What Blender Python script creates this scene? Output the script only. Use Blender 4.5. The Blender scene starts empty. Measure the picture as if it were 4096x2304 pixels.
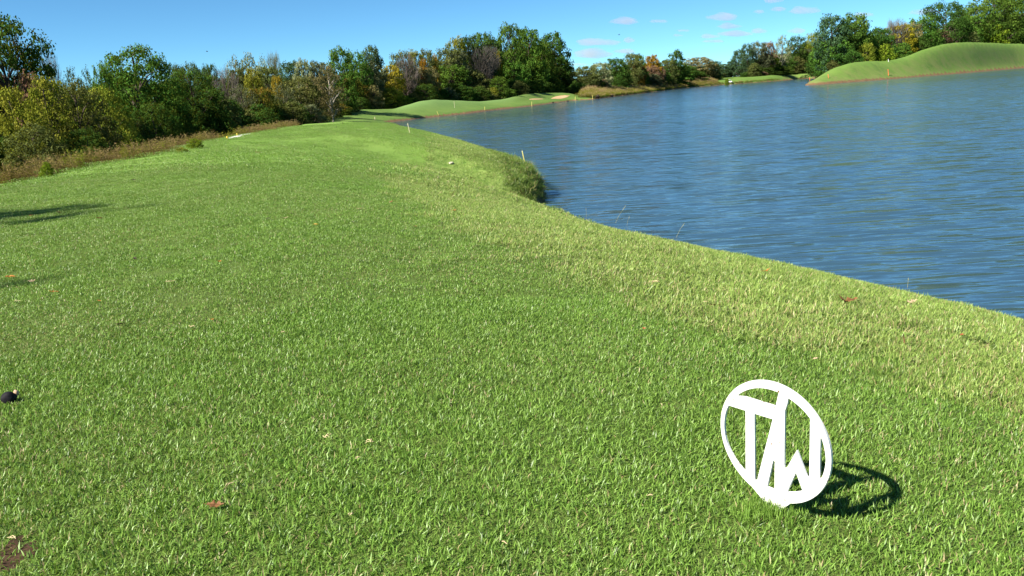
import bpy, bmesh, math, random
import numpy as np
from mathutils import Vector, Matrix, Euler

random.seed(7)
rng = np.random.default_rng(7)
SC = bpy.context.scene
COL = SC.collection

# ------------------------------------------------------------------ camera, sky, sun, exposure
EYE = 0.8                       # camera height over the tee, metres
PITCH, ROLL = math.radians(13.8), math.radians(3.43)
FPX = 3215.0                    # focal length in pixels of a 4096 px wide picture
fw = np.array([0, math.cos(PITCH), -math.sin(PITCH)])
r0 = np.array([1.0, 0, 0]); u0 = np.array([0, math.sin(PITCH), math.cos(PITCH)])
cr = r0 * math.cos(ROLL) - u0 * math.sin(ROLL)
cu = u0 * math.cos(ROLL) + r0 * math.sin(ROLL)
cam_data = bpy.data.cameras.new('camera')
cam_data.sensor_width = 36.0
cam_data.lens = 36.0 * FPX / 4096.0
cam_data.clip_start = 0.05
cam_data.clip_end = 20000.0
cam = bpy.data.objects.new('camera', cam_data)
cam.matrix_world = Matrix(((cr[0], cu[0], -fw[0], 0), (cr[1], cu[1], -fw[1], 0), (cr[2], cu[2], -fw[2], EYE), (0, 0, 0, 1)))
COL.objects.link(cam)
SC.camera = cam

SUN_EL, SUN_AZ = math.radians(41.0), math.radians(212.0)     # azimuth counted from +x towards +y, direction TO the sun
sun_dir = Vector((math.cos(SUN_EL) * math.cos(SUN_AZ), math.cos(SUN_EL) * math.sin(SUN_AZ), math.sin(SUN_EL)))
sun_data = bpy.data.lights.new('sun', 'SUN')
sun_data.energy = 5.0
sun_data.angle = math.radians(0.53)
sun_data.color = (1.0, 0.93, 0.82)
sun = bpy.data.objects.new('sun', sun_data)
sun.rotation_euler = sun_dir.to_track_quat('Z', 'Y').to_euler()
sun.location = (-20, -20, 40)
COL.objects.link(sun)

world = bpy.data.worlds.new('World')
SC.world = world
world.use_nodes = True
wn = world.node_tree
bg = wn.nodes['Background']
sky = wn.nodes.new('ShaderNodeTexSky')
sky.sky_type = 'NISHITA'
sky.sun_disc = False
sky.sun_elevation = SUN_EL
sky.sun_rotation = math.radians(90) - SUN_AZ
sky.altitude = 5000
sky.air_density = 1.0
sky.dust_density = 0.0
sky.ozone_density = 8.0
tint = wn.nodes.new('ShaderNodeMix')          # the camera's white balance, even over the whole sky
tint.data_type = 'RGBA'; tint.blend_type = 'MULTIPLY'; tint.inputs[0].default_value = 1.0
tint.inputs[7].default_value = (0.80, 1.06, 0.92, 1)
wn.links.new(sky.outputs[0], tint.inputs[6])
wn.links.new(tint.outputs[2], bg.inputs[0])
bg.inputs[1].default_value = 0.068

SC.view_settings.view_transform = 'Standard'
SC.view_settings.look = 'None'
SC.view_settings.gamma = 1.0
SC.view_settings.exposure = 1.32
SC.render.engine = 'CYCLES'
SC.cycles.use_denoising = True
SC.cycles.max_bounces = 6
SC.cycles.transparent_max_bounces = 6
SC.cycles.volume_bounces = 1
SC.cycles.sample_clamp_indirect = 6.0

# ------------------------------------------------------------------ surveying: where a point seen in the photograph lies on the ground
def ray(x, y):
    d = fw * FPX + cr * (x - 2048) - cu * (y - 1152)
    return d / np.linalg.norm(d)
def on_plane(x, y, z):
    d = ray(x, y)
    return np.array([0, 0, EYE]) + d * ((z - EYE) / d[2])
def project(P):
    v = np.asarray(P, float) - np.array([0, 0, EYE])
    dz = v @ fw
    return 2048 + FPX * (v @ cr) / dz, 1152 - FPX * (v @ cu) / dz
WATER_Z = -2.2
def lake(x, y):
    return tuple(on_plane(x, y, WATER_Z)[:2])

# ------------------------------------------------------------------ lie of the land
SHORE = [lake(*q) for q in [(1601, 502), (1640, 541), (1741, 560), (1850, 592), (1935, 622), (2020, 650), (2090, 680), (2140, 712), (2156, 735), (2172, 765), (2184, 792)]]
SHORE += [(0.80, 21.3), (0.35, 20.9), (-0.15, 20.6), (-0.35, 20.0), (0.05, 19.2), (0.7, 18.3), (1.3, 17.3), (2.05, 14.5), (2.65, 12.2), (3.65, 9.6), (5.0, 7.0), (6.3, 4.0), (7.9, 0), (13, -8), (20, -25), (60, -60), (300, -60), (420, 60)]
SHORE += [(290, 215), lake(4300, 257), lake(4096, 272), lake(3894, 289), lake(3723, 303), lake(3553, 317), lake(3426, 327), lake(3298, 337), lake(3222, 342)]
SHORE += [lake(3226, 336), lake(3240, 326), lake(3262, 322), lake(3290, 320)]
SHORE += [lake(3330, 318), lake(3300, 311), lake(3200, 316), lake(3128, 323), lake(3000, 332), lake(2899, 339), lake(2782, 348), lake(2705, 356), lake(2608, 369), lake(2472, 385), lake(2375, 397), lake(2287, 403),
          lake(2121, 425), lake(1997, 438), lake(1873, 454), lake(1748, 467), lake(1674, 475), lake(1583, 486), lake(1545, 491), lake(1565, 499)]
SHORE = np.array(SHORE)

def seg_dist(px, py, poly, closed):
    n = len(poly)
    d = np.full(px.shape, 1e18)
    inside = np.zeros(px.shape, bool)
    for i in range(n if closed else n - 1):
        ax, ay = poly[i]; bx, by = poly[(i + 1) % n]
        ex, ey = bx - ax, by - ay
        L = ex * ex + ey * ey + 1e-12
        t = np.clip(((px - ax) * ex + (py - ay) * ey) / L, 0, 1)
        d = np.minimum(d, (px - ax - t * ex) ** 2 + (py - ay - t * ey) ** 2)
        if closed:
            c = (ay > py) != (by > py)
            inside ^= c & (px < ex * (py - ay) / (ey if abs(ey) > 1e-12 else 1e-12) + ax)
    return np.sqrt(d), inside

def smooth(a, b, x):
    t = np.clip((x - a) / (b - a), 0, 1)
    return t * t * (3 - 2 * t)

ZY = [0, 10, 15, 20, 30, 45, 60, 70, 80, 95]
ZZ = [0, 0, -0.02, -0.07, -0.18, -0.42, -0.74, -0.97, -1.35, -1.5]
def tee_z(y):
    return np.interp(y, ZY, ZZ)

def on_tee(x, y, dz=0.0):
    d = ray(x, y)
    t = np.geomspace(0.5, 200, 4000)
    z = EYE + d[2] * t
    k = np.argmax(z < tee_z(d[1] * t) + dz)
    return (d[0] * t[k], d[1] * t[k])

LEFT_PX = [(-160, 812), (0, 764), (138, 715), (250, 690), (331, 677), (387, 665), (458, 654), (552, 639), (624, 628), (712, 611), (757, 597), (795, 576), (837, 566), (907, 557), (998, 540), (1073, 525), (1168, 510), (1238, 496), (1296, 490), (1362, 486), (1445, 480)]
LEFT = [(-7.0, -12), (-6.2, 0), (-5.6, 4)] + [on_tee(*q) for q in LEFT_PX] + [(-22, 82), (-30, 100)]
LEFT = np.array(LEFT)
# edge between the mown tee and the paler, longer grass of the bank
TEE_EDGE = np.array([(2.2, -8), (1.75, 0.0)] + [on_tee(*q) for q in [(4096, 1440), (3700, 1345), (3200, 1255), (2750, 1160), (2400, 1040), (2080, 930), (1830, 800), (1650, 715), (1580, 640), (1600, 590), (1640, 560)]])

def left_of(px, py, poly):
    """signed distance: positive to the left of an open line that runs away from the camera"""
    n = len(poly)
    best = np.full(px.shape, 1e18); sgn = np.ones(px.shape)
    for i in range(n - 1):
        ax, ay = poly[i]; bx, by = poly[i + 1]
        ex, ey = bx - ax, by - ay
        L = ex * ex + ey * ey + 1e-12
        t = np.clip(((px - ax) * ex + (py - ay) * ey) / L, 0, 1)
        dx, dy = px - ax - t * ex, py - ay - t * ey
        d = dx * dx + dy * dy
        s = np.where(ex * (py - ay) - ey * (px - ax) > 0, 1.0, -1.0)
        m = d < best - 1e-9
        best = np.where(m, d, best); sgn = np.where(m, s, sgn)
    return np.sqrt(best) * sgn

def bump(px, py, sx, sy, d, h, rx, ry=None):
    """a mound of height h whose middle is seen at column sx, at distance d; rx across the view, ry along it"""
    v = ray(sx, sy); k = d / math.hypot(v[0], v[1])
    cx, cy = v[0] * k, v[1] * k
    a = math.atan2(v[0], v[1])
    ux = (px - cx) * math.cos(a) - (py - cy) * math.sin(a)
    uy = (px - cx) * math.sin(a) + (py - cy) * math.cos(a)
    return h * np.exp(-(ux / rx) ** 2 - (uy / (ry or rx)) ** 2)

def ridge(pts, dx, dd, fr, bk):
    xs = [p[0] for p in pts]; ds = list(np.interp(xs, dx, dd)); tops = []
    for (x, y), d in zip(pts, ds):
        v = ray(x, y); tops.append(EYE + v[2] * d / math.hypot(v[0], v[1]))
    fine = np.arange(xs[0], xs[-1] + 1, 6.0)                # rounded so that no crease runs down the slope
    k = np.exp(-np.linspace(-2.2, 2.2, 15) ** 2); k /= k.sum()
    sm = lambda v: np.convolve(np.pad(np.interp(fine, xs, v), 7, mode='edge'), k, mode='valid')
    return (fine, sm(ds), sm(tops), fr, bk)
# the crests of the far green's mounds and of the hill across the lake, as they stand against the trees
GREEN_RIDGE = ridge([(1367, 468), (1403, 457), (1425, 447), (1453, 439), (1500, 435), (1560, 435), (1632, 433), (1686, 416), (1732, 402), (1786, 394), (1852, 398), (1914, 401), (1972, 403), (2010, 400), (2059, 394), (2113, 381), (2162, 371), (2225, 369), (2278, 369), (2320, 369), (2361, 384), (2400, 396)],
                    [1367, 1403, 1500, 1632, 1786, 1914, 1972, 2059, 2113, 2225, 2320, 2361, 2400], [112, 113, 116, 122, 133, 143, 148, 160, 167, 188, 196, 194, 196], 8.5, 12)
HILL_RIDGE = ridge([(3225, 330), (3255, 308), (3315, 284), (3362, 266), (3400, 253), (3447, 247), (3477, 245), (3511, 244), (3553, 244), (3587, 237), (3630, 224), (3681, 202), (3723, 189), (3766, 176), (3809, 171), (3851, 168), (3894, 168), (3957, 170), (4021, 174), (4096, 177), (4300, 190)],
                   [3225, 3300, 3426, 3553, 3723, 3894, 4096, 4300], [222, 232, 246, 262, 290, 324, 380, 424], 17, 30)

def ground(px, py):
    px = np.asarray(px, float); py = np.asarray(py, float)
    r = np.hypot(px, py)
    dw, inside = seg_dist(px, py, SHORE, True)
    sdw = np.where(inside, -dw, dw)
    dl = left_of(px, py, LEFT)
    near = tee_z(py)
    q = np.clip(dl, 0, None)
    drop = 1.75 * (1 - np.exp(-(q / 4.0) ** 1.35)) * smooth(110, 60, r)
    near = near - drop
    near = near + 0.035 * np.sin(px * 0.9 + 1.3 * np.sin(py * 0.35)) * np.cos(py * 0.55 + 0.7) * smooth(6, 16, r)
    far = np.full(px.shape, WATER_Z + 0.9)
    far = far + 1.3 * smooth(260, 430, r)
    col = 2048 + FPX * px / np.maximum(py, 1e-3)
    seen = (py > 0).astype(float)
    for cols, dist, tops, fr, bk in (GREEN_RIDGE, HILL_RIDGE):
        dr = np.interp(col, cols, dist); hz = np.interp(col, cols, tops)
        u = r - dr
        base0 = WATER_Z + 0.9 + 1.3 * smooth(260, 430, dr)
        far = far + seen * np.maximum(hz - base0, 0) * np.exp(-np.where(u < 0, u / fr, u / bk) ** 2) * smooth(cols[0] - 70, cols[0], col)
    far = far + (0.05 * np.sin(px * 0.31 + 1.7 * np.sin(py * 0.12)) * np.sin(py * 0.23 + 0.8 * np.sin(px * 0.17)) + 0.03 * np.sin(px * 0.9 + py * 0.37) * np.sin(py * 0.7 - px * 0.2)) * smooth(2, 9, sdw)
    far = far + bump(px, py, 2960, 310, 440, 1.1, 30, 40)
    w = smooth(78, 92, r)
    base = near * (1 - w) + far * w
    base = np.maximum(base, WATER_Z + 0.35)
    width = np.interp(r, [0, 5, 10, 20, 30, 60, 90, 200], [7.0, 7.0, 7.0, 7.0, 7.0, 6.0, 6.0, 7.0])
    width = width - 2.6 * np.exp(-((px - 0.4) / 1.6) ** 2 - ((py - 23.5) / 3.2) ** 2)
    s = np.clip(sdw / width, 0, 1)
    lip = 0.20 + 0.22 * np.exp(-((px - 0.6) / 1.8) ** 2 - ((py - 24) / 3.5) ** 2)
    z = WATER_Z + lip * smooth(-0.1, 0.45, sdw) + (base - WATER_Z - lip) * (1 - (1 - s) ** 2)
    z = np.where(sdw < 0, WATER_Z - 0.02 - 0.35 * np.minimum(-sdw, 4) + lip * smooth(-0.1, 0.45, sdw), z)
    return z, sdw, dl

def ground_z(x, y):
    return float(ground(np.array([x]), np.array([y]))[0][0])

def on_ground(x, y, dmax=600.0):
    """where the sight line through pixel (x, y) of the 4096 px photograph first meets the land or the water"""
    d = ray(x, y)
    t = np.geomspace(0.5, dmax, 6000)
    z = EYE + d[2] * t
    g = np.maximum(ground(d[0] * t, d[1] * t)[0], WATER_Z)
    k = int(np.argmax(z < g))
    if k == 0: k = len(t) - 1
    return Vector((d[0] * t[k], d[1] * t[k], g[k]))

def at_dist(x, y, dist):
    d = ray(x, y); k = dist / math.hypot(d[0], d[1])
    return Vector((d[0] * k, d[1] * k, EYE + d[2] * k))

# ------------------------------------------------------------------ helpers
def mesh_from(name, verts, faces, mat=None, smooth_shade=False, attrs=None):
    me = bpy.data.meshes.new(name)
    verts = np.asarray(verts, np.float32)
    if isinstance(faces, np.ndarray):
        n, k = faces.shape
        me.vertices.add(len(verts)); me.vertices.foreach_set('co', verts.ravel())
        me.loops.add(n * k); me.loops.foreach_set('vertex_index', faces.astype(np.int32).ravel())
        me.polygons.add(n)
        me.polygons.foreach_set('loop_start', np.arange(0, n * k, k, dtype=np.int32))
        me.polygons.foreach_set('loop_total', np.full(n, k, np.int32))
        me.update(calc_edges=True)
    else:
        me.from_pydata([tuple(map(float, v)) for v in verts], [], faces)
        me.update()
    for k, v in (attrs or {}).items():
        a = me.attributes.new(k, 'FLOAT', 'POINT')
        a.data.foreach_set('value', np.asarray(v, np.float32))
    if smooth_shade:
        me.polygons.foreach_set('use_smooth', np.ones(len(me.polygons), bool))
    if mat: me.materials.append(mat)
    return me

def put(name, me, parent=None, loc=None):
    o = bpy.data.objects.new(name, me)
    COL.objects.link(o)
    if parent: o.parent = parent
    if loc is not None: o.location = loc
    return o

def tag(o, label=None, cat=None, group=None, kind=None):
    if label: o['label'] = label
    if cat: o['category'] = cat
    if group: o['group'] = group
    if kind: o['kind'] = kind
    return o

def thing(name, loc, label, cat, group=None):
    o = bpy.data.objects.new(name, None)
    o.empty_display_size = 0.2
    COL.objects.link(o)
    o.location = loc
    return tag(o, label, cat, group)

class NT:
    """a small helper for node trees"""
    def __init__(self, name):
        self.mat = bpy.data.materials.new(name)
        self.mat.use_nodes = True
        self.t = self.mat.node_tree
        self.t.nodes.clear()
        self.out = self.n('ShaderNodeOutputMaterial')
    def n(self, kind, **kw):
        nd = self.t.nodes.new(kind)
        for k, v in kw.items(): setattr(nd, k, v)
        return nd
    def link(self, a, b): self.t.links.new(a, b)
    def val(self, sock, v):
        if hasattr(v, 'is_output'): self.link(v, sock)
        else: sock.default_value = v
    def mix(self, f, a, b, blend='MIX'):
        m = self.n('ShaderNodeMix', data_type='RGBA', blend_type=blend)
        self.val(m.inputs[0], f)
        for s, v in ((m.inputs[6], a), (m.inputs[7], b)):
            if isinstance(v, tuple) and len(v) == 3: v = v + (1,)
            self.val(s, v)
        return m.outputs[2]
    def math(self, op, a, b=0.5, clamp=False):
        m = self.n('ShaderNodeMath', operation=op, use_clamp=clamp)
        self.val(m.inputs[0], a); self.val(m.inputs[1], b)
        return m.outputs[0]
    def noise(self, scale, detail=3, rough=0.55, vec=None, dist=0.0):
        m = self.n('ShaderNodeTexNoise')
        m.inputs['Scale'].default_value = scale; m.inputs['Detail'].default_value = detail
        m.inputs['Roughness'].default_value = rough; m.inputs['Distortion'].default_value = dist
        if vec is not None: self.link(vec, m.inputs['Vector'])
        return m.outputs[0]
    def ramp(self, f, stops):
        m = self.n('ShaderNodeValToRGB')
        e = m.color_ramp.elements
        while len(e) < len(stops): e.new(0.5)
        for el, (p, c) in zip(e, stops):
            el.position = p
            el.color = tuple(c) + (1,) if not isinstance(c, (int, float)) else (c, c, c, 1)
        self.link(f, m.inputs[0])
        return m.outputs[0]
    def attr(self, name, kind='GEOMETRY'):
        m = self.n('ShaderNodeAttribute', attribute_name=name, attribute_type=kind)
        return m.outputs['Fac']
    def pos(self): return self.n('ShaderNodeNewGeometry').outputs['Position']
    def mapped(self, vec, scale=(1, 1, 1), rot=(0, 0, 0)):
        m = self.n('ShaderNodeMapping')
        m.inputs['Scale'].default_value = scale; m.inputs['Rotation'].default_value = rot
        self.link(vec, m.inputs[0])
        return m.outputs[0]
    def bump(self, h, strength, dist):
        m = self.n('ShaderNodeBump')
        m.inputs['Strength'].default_value = strength; m.inputs['Distance'].default_value = dist
        self.link(h, m.inputs['Height'])
        return m.outputs[0]
    def bsdf(self, color, rough=0.6, spec=0.3, normal=None, metal=0.0):
        b = self.n('ShaderNodeBsdfPrincipled')
        if isinstance(color, tuple) and len(color) == 3: color = color + (1,)
        self.val(b.inputs['Base Color'], color); self.val(b.inputs['Roughness'], rough)
        b.inputs['Specular IOR Level'].default_value = spec
        b.inputs['Metallic'].default_value = metal
        if normal is not None: self.link(normal, b.inputs['Normal'])
        return b.outputs[0]
    def finish(self, shader): self.link(shader, self.out.inputs[0]); return self.mat

def plain(name, color, rough=0.6, spec=0.3, vary=0.15, scale=30.0):
    t = NT(name)
    n = t.noise(scale, 4, 0.6, t.pos())
    lo = tuple(c * (1 - vary) for c in color); hi = tuple(min(1, c * (1 + vary)) for c in color)
    return t.finish(t.bsdf(t.ramp(n, [(0.3, lo), (0.7, hi)]), rough, spec))

def leafy(name, cols, trans=0.22, spread=0.25):
    """foliage: three colours spread over leaves and clumps, shifted a little from tree to tree"""
    t = NT(name)
    f = t.math('ADD', t.math('MULTIPLY', t.attr('rnd'), 0.28), t.math('MULTIPLY', t.attr('clump'), 0.72))
    c = t.ramp(f, [(0.15, cols[0]), (0.5, cols[1]), (0.85, cols[2])])
    hs = t.n('ShaderNodeHueSaturation')
    oi = t.n('ShaderNodeObjectInfo').outputs['Random']
    t.link(c, hs.inputs['Color'])
    t.val(hs.inputs['Hue'], t.math('ADD', t.math('MULTIPLY', oi, 0.03), 0.485))
    t.val(hs.inputs['Value'], t.math('ADD', t.math('MULTIPLY', oi, spread), 1 - spread / 2))
    c = hs.outputs[0]
    d = t.n('ShaderNodeBsdfDiffuse'); t.link(c, d.inputs[0])
    tr = t.n('ShaderNodeBsdfTranslucent'); t.link(t.mix(0.5, c, (0.30, 0.30, 0.02), 'MIX'), tr.inputs[0])
    m = t.n('ShaderNodeMixShader'); m.inputs[0].default_value = trans
    t.link(d.outputs[0], m.inputs[1]); t.link(tr.outputs[0], m.inputs[2])
    return t.finish(m.outputs[0])
# ------------------------------------------------------------------ the ground: one sheet out to the horizon
def polar():
    th = np.radians(np.r_[np.arange(-46, 46.01, 0.2), np.arange(49, 314, 3.0)])
    rr = np.r_[np.geomspace(0.25, 15, 138), np.geomspace(15.2, 90, 150), np.arange(91, 300, 1.0), np.arange(301.5, 470, 1.5), np.geomspace(475, 4000, 34)]
    T, R = np.meshgrid(th, rr, indexing='ij')
    return T, R
T_, R_ = polar()
gx, gy = R_ * np.sin(T_), R_ * np.cos(T_)
gz, gsdw, gdl = ground(gx.ravel(), gy.ravel())
nth, nr = T_.shape
idx = np.arange(nth * nr).reshape(nth, nr)
nxt = np.roll(idx, -1, axis=0)
quads = np.stack([idx[:, :-1], idx[:, 1:], nxt[:, 1:], nxt[:, :-1]], -1).reshape(-1, 4)[:, ::-1]
# the small cap under the camera
cap_c = nth * nr
gv = np.c_[gx.ravel(), gy.ravel(), gz]
gr = np.hypot(gv[:, 0], gv[:, 1])
te = left_of(gv[:, 0], gv[:, 1], TEE_EDGE)
near_w = smooth(92, 78, gr)
a_rough = smooth(0.1, -0.25, te + 0.12 * np.sin(gv[:, 1] * 5) * np.cos(gv[:, 0] * 4.1)) * near_w
a_wild = np.clip(smooth(0.15, 0.7, gdl), 0, 1) * smooth(135, 110, gr)
# the woods and meadows beyond the mown land of the far shore
a_wild *= 1 - (gv[:, 1] > 60) * smooth(1355, 1385, 2048 + FPX * gv[:, 0] / np.maximum(gv[:, 1], 1e-3))
azim = np.degrees(np.arctan2(gv[:, 0], gv[:, 1]))
colS = 2048 + FPX * np.tan(np.radians(azim))
far_w = 1 - near_w
wood_d = np.interp(colS, [0, 1335, 1375, 1490, 1560, 1700, 1800, 1900, 2000, 2100, 2200, 2300, 2340, 2380, 2472, 2608, 2782, 2860, 2900, 3000, 3128, 3250, 3300, 3553, 3723, 3894, 4100], [50, 70, 116, 125, 129, 139, 151, 157, 163, 179, 201, 214, 216, 188, 212, 254, 344, 376, 430, 420, 440, 500, 262, 292, 322, 356, 412])
far_w = 1 - near_w
far_w = 1 - near_w
a_wild = np.maximum(a_wild, far_w * smooth(-2, 4, gr - wood_d) * (np.abs(azim) < 60))
a_wild = np.maximum(a_wild, smooth(66, 74, gr) * (colS < 1350) * (np.abs(azim) < 60))
a_soil = smooth(0.6, 0.2, gsdw) * smooth(60, 95, gr) * (0.75 + 0.35 * np.sin(gv[:, 0] * 0.7 + 2.0 * np.sin(gv[:, 1] * 0.23)))
a_soil = np.maximum(a_soil, smooth(0.40, 0.1, gsdw))
penin = far_w * smooth(3190, 3230, colS) * smooth(3720, 3300, colS) * 0.55 * smooth(2.2, 0.5, gsdw) * (gr < 260)
a_soil = np.maximum(a_soil, penin)
a_green = far_w * np.exp(-((gsdw - 9) / 4.5) ** 2) * smooth(1600, 1680, colS) * smooth(2150, 2050, colS) * (gr < 200)
a_far = far_w
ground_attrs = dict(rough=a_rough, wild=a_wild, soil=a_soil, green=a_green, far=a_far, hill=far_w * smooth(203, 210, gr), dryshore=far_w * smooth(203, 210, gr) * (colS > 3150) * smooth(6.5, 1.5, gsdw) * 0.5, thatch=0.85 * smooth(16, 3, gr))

t = NT('turf')
P = t.pos()
n_big = t.noise(0.22, 3, 0.5, P)
n_mid = t.noise(2.2, 4, 0.6, P)
n_fine = t.noise(38.0, 4, 0.7, P)
lawn = t.mix(t.ramp(n_big, [(0.35, 0.0), (0.68, 1.0)]), (0.150, 0.282, 0.040), (0.205, 0.330, 0.064))
lawn = t.mix(t.math('MULTIPLY', t.ramp(n_mid, [(0.3, 0.0), (0.75, 1.0)]), 0.35), lawn, (0.235, 0.325, 0.08))
n_tuft = t.noise(3.4, 5, 0.72, P)
rough = t.mix(t.ramp(n_tuft, [(0.36, 0.0), (0.64, 1.0)]), (0.085, 0.170, 0.025), (0.235, 0.325, 0.080))
far = t.mix(t.ramp(t.noise(0.12, 4, 0.6, P), [(0.35, 0.0), (0.7, 1.0)]), (0.060, 0.145, 0.021), (0.115, 0.205, 0.034))
far = t.mix(t.math('MULTIPLY', t.ramp(n_mid, [(0.35, 0.0), (0.75, 1.0)]), 0.4), far, (0.20, 0.225, 0.07))
wild = t.mix(t.ramp(t.noise(0.8, 4, 0.6, P), [(0.35, 0.0), (0.65, 1.0)]), (0.035, 0.035, 0.015), (0.11, 0.085, 0.04))
soil = t.mix(t.ramp(n_mid, [(0.3, 0.0), (0.7, 1.0)]), (0.10, 0.055, 0.028), (0.24, 0.15, 0.075))
far = t.mix(t.math('MULTIPLY', t.ramp(t.noise(0.55, 5, 0.7, P), [(0.42, 0.0), (0.72, 1.0)]), 0.4), far, (0.165, 0.20, 0.055))
c = t.mix(t.attr('rough'), lawn, rough)
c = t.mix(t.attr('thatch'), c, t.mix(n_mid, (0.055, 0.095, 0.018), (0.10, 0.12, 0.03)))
c = t.mix(t.attr('far'), c, t.mix(t.attr('hill'), far, t.mix(t.math('MULTIPLY', t.ramp(t.noise(0.40, 6, 0.75, P, 0.4), [(0.38, 1.0), (0.64, 0.0)]), 0.62), far, (0.145, 0.255, 0.040))))
dryness = t.math('MULTIPLY', t.attr('dryshore'), t.ramp(t.noise(0.30, 6, 0.75, P, 0.6), [(0.40, 0.0), (0.60, 1.0)]))
c = t.mix(dryness, c, (0.235, 0.225, 0.085))
c = t.mix(t.attr('green'), c, (0.150, 0.255, 0.075))
c = t.mix(t.attr('wild'), c, wild)
brk = t.math('ADD', t.attr('soil'), t.math('MULTIPLY', t.math('SUBTRACT', n_mid, 0.5), 0.9))
c = t.mix(t.ramp(brk, [(0.4, 0.0), (0.62, 1.0)]), c, soil)
c = t.mix(t.math('MULTIPLY', t.ramp(n_fine, [(0.3, 1.0), (0.62, 0.0)]), 0.35), c, t.mix(0.5, c, (0.02, 0.03, 0.01)))
h = t.math('ADD', t.math('MULTIPLY', n_fine, 0.7), t.noise(140.0, 2, 0.6, P))
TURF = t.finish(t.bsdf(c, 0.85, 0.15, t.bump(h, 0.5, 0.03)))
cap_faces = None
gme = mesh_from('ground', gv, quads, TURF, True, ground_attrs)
# close the small hole under the camera's foot
bm = bmesh.new(); bm.from_mesh(gme); bm.verts.ensure_lookup_table()
bm.faces.new([bm.verts[i] for i in idx[:, 0]])
bmesh.ops.recalc_face_normals(bm, faces=[bm.faces[-1]] if False else [])
bm.to_mesh(gme); bm.free()
ground_ob = tag(put('ground', gme), 'rolling mown turf of the golf course with its earth banks', kind='structure')

# ------------------------------------------------------------------ the lake
t = NT('lake_water')
P = t.pos()
def slope_noise(scale, detail, rough, rot, dist):
    m = t.n('ShaderNodeTexNoise')
    m.inputs['Scale'].default_value = 1.0; m.inputs['Detail'].default_value = detail; m.inputs['Roughness'].default_value = rough; m.inputs['Distortion'].default_value = dist
    t.link(t.mapped(P, scale, (0, 0, math.radians(rot))), m.inputs['Vector'])
    v = t.n('ShaderNodeVectorMath', operation='SUBTRACT'); t.link(m.outputs['Color'], v.inputs[0]); v.inputs[1].default_value = (0.5, 0.5, 0.5)
    return v.outputs[0]
def scaled(v, k):
    m = t.n('ShaderNodeVectorMath', operation='SCALE'); t.link(v, m.inputs[0]); t.val(m.inputs['Scale'], k)
    return m.outputs[0]
def added(a, b_):
    m = t.n('ShaderNodeVectorMath', operation='ADD'); t.link(a, m.inputs[0]); t.link(b_, m.inputs[1])
    return m.outputs[0]
patch = t.ramp(t.noise(1.0, 3, 0.55, t.mapped(P, (0.012, 0.035, 1), (0, 0, math.radians(-5))), 0.5), [(0.38, 0.40), (0.60, 1.0)])
slopes = added(scaled(slope_noise((0.42, 2.7, 1), 5, 0.64, -5, 0.4), 0.95), scaled(slope_noise((0.8, 7.5, 1), 3, 0.55, 6, 0.5), 1.0))
slopes = scaled(slopes, patch)
fl = t.n('ShaderNodeVectorMath', operation='MULTIPLY'); t.link(slopes, fl.inputs[0]); fl.inputs[1].default_value = (0.55, 1.0, 0.0)
up_ = t.n('ShaderNodeVectorMath', operation='ADD'); t.link(fl.outputs[0], up_.inputs[0]); up_.inputs[1].default_value = (0, 0, 1)
nn = t.n('ShaderNodeVectorMath', operation='NORMALIZE'); t.link(up_.outputs[0], nn.inputs[0])
b = t.n('ShaderNodeBsdfPrincipled')
b.inputs['Base Color'].default_value = (0.030, 0.068, 0.100, 1)
b.inputs['Roughness'].default_value = 0.11
b.inputs['IOR'].default_value = 1.33
t.link(nn.outputs[0], b.inputs['Normal'])
WATER = t.finish(b.outputs[0])
wv = [(-40, -90, WATER_Z), (650, -90, WATER_Z), (650, 620, WATER_Z), (-40, 620, WATER_Z)]
tag(put('lake_water', mesh_from('lake_water', wv, [(0, 1, 2, 3)], WATER)), 'wind rippled blue water of the lake', kind='structure')
# ------------------------------------------------------------------ scattering for what nobody could count
def euler_on_slope(nrm, spin):
    """XYZ eulers that turn an upright tuft by SPIN and stand it on the slope whose normals are NRM"""
    z = nrm / np.linalg.norm(nrm, axis=1, keepdims=True)
    x0 = np.c_[np.cos(spin), np.sin(spin), np.zeros(len(spin))]
    x = x0 - z * (x0 * z).sum(1, keepdims=True)
    x /= np.linalg.norm(x, axis=1, keepdims=True)
    y = np.cross(z, x)
    return np.c_[np.arctan2(y[:, 2], z[:, 2]), -np.arcsin(np.clip(x[:, 2], -1, 1)), np.arctan2(x[:, 1], x[:, 0])]

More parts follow.
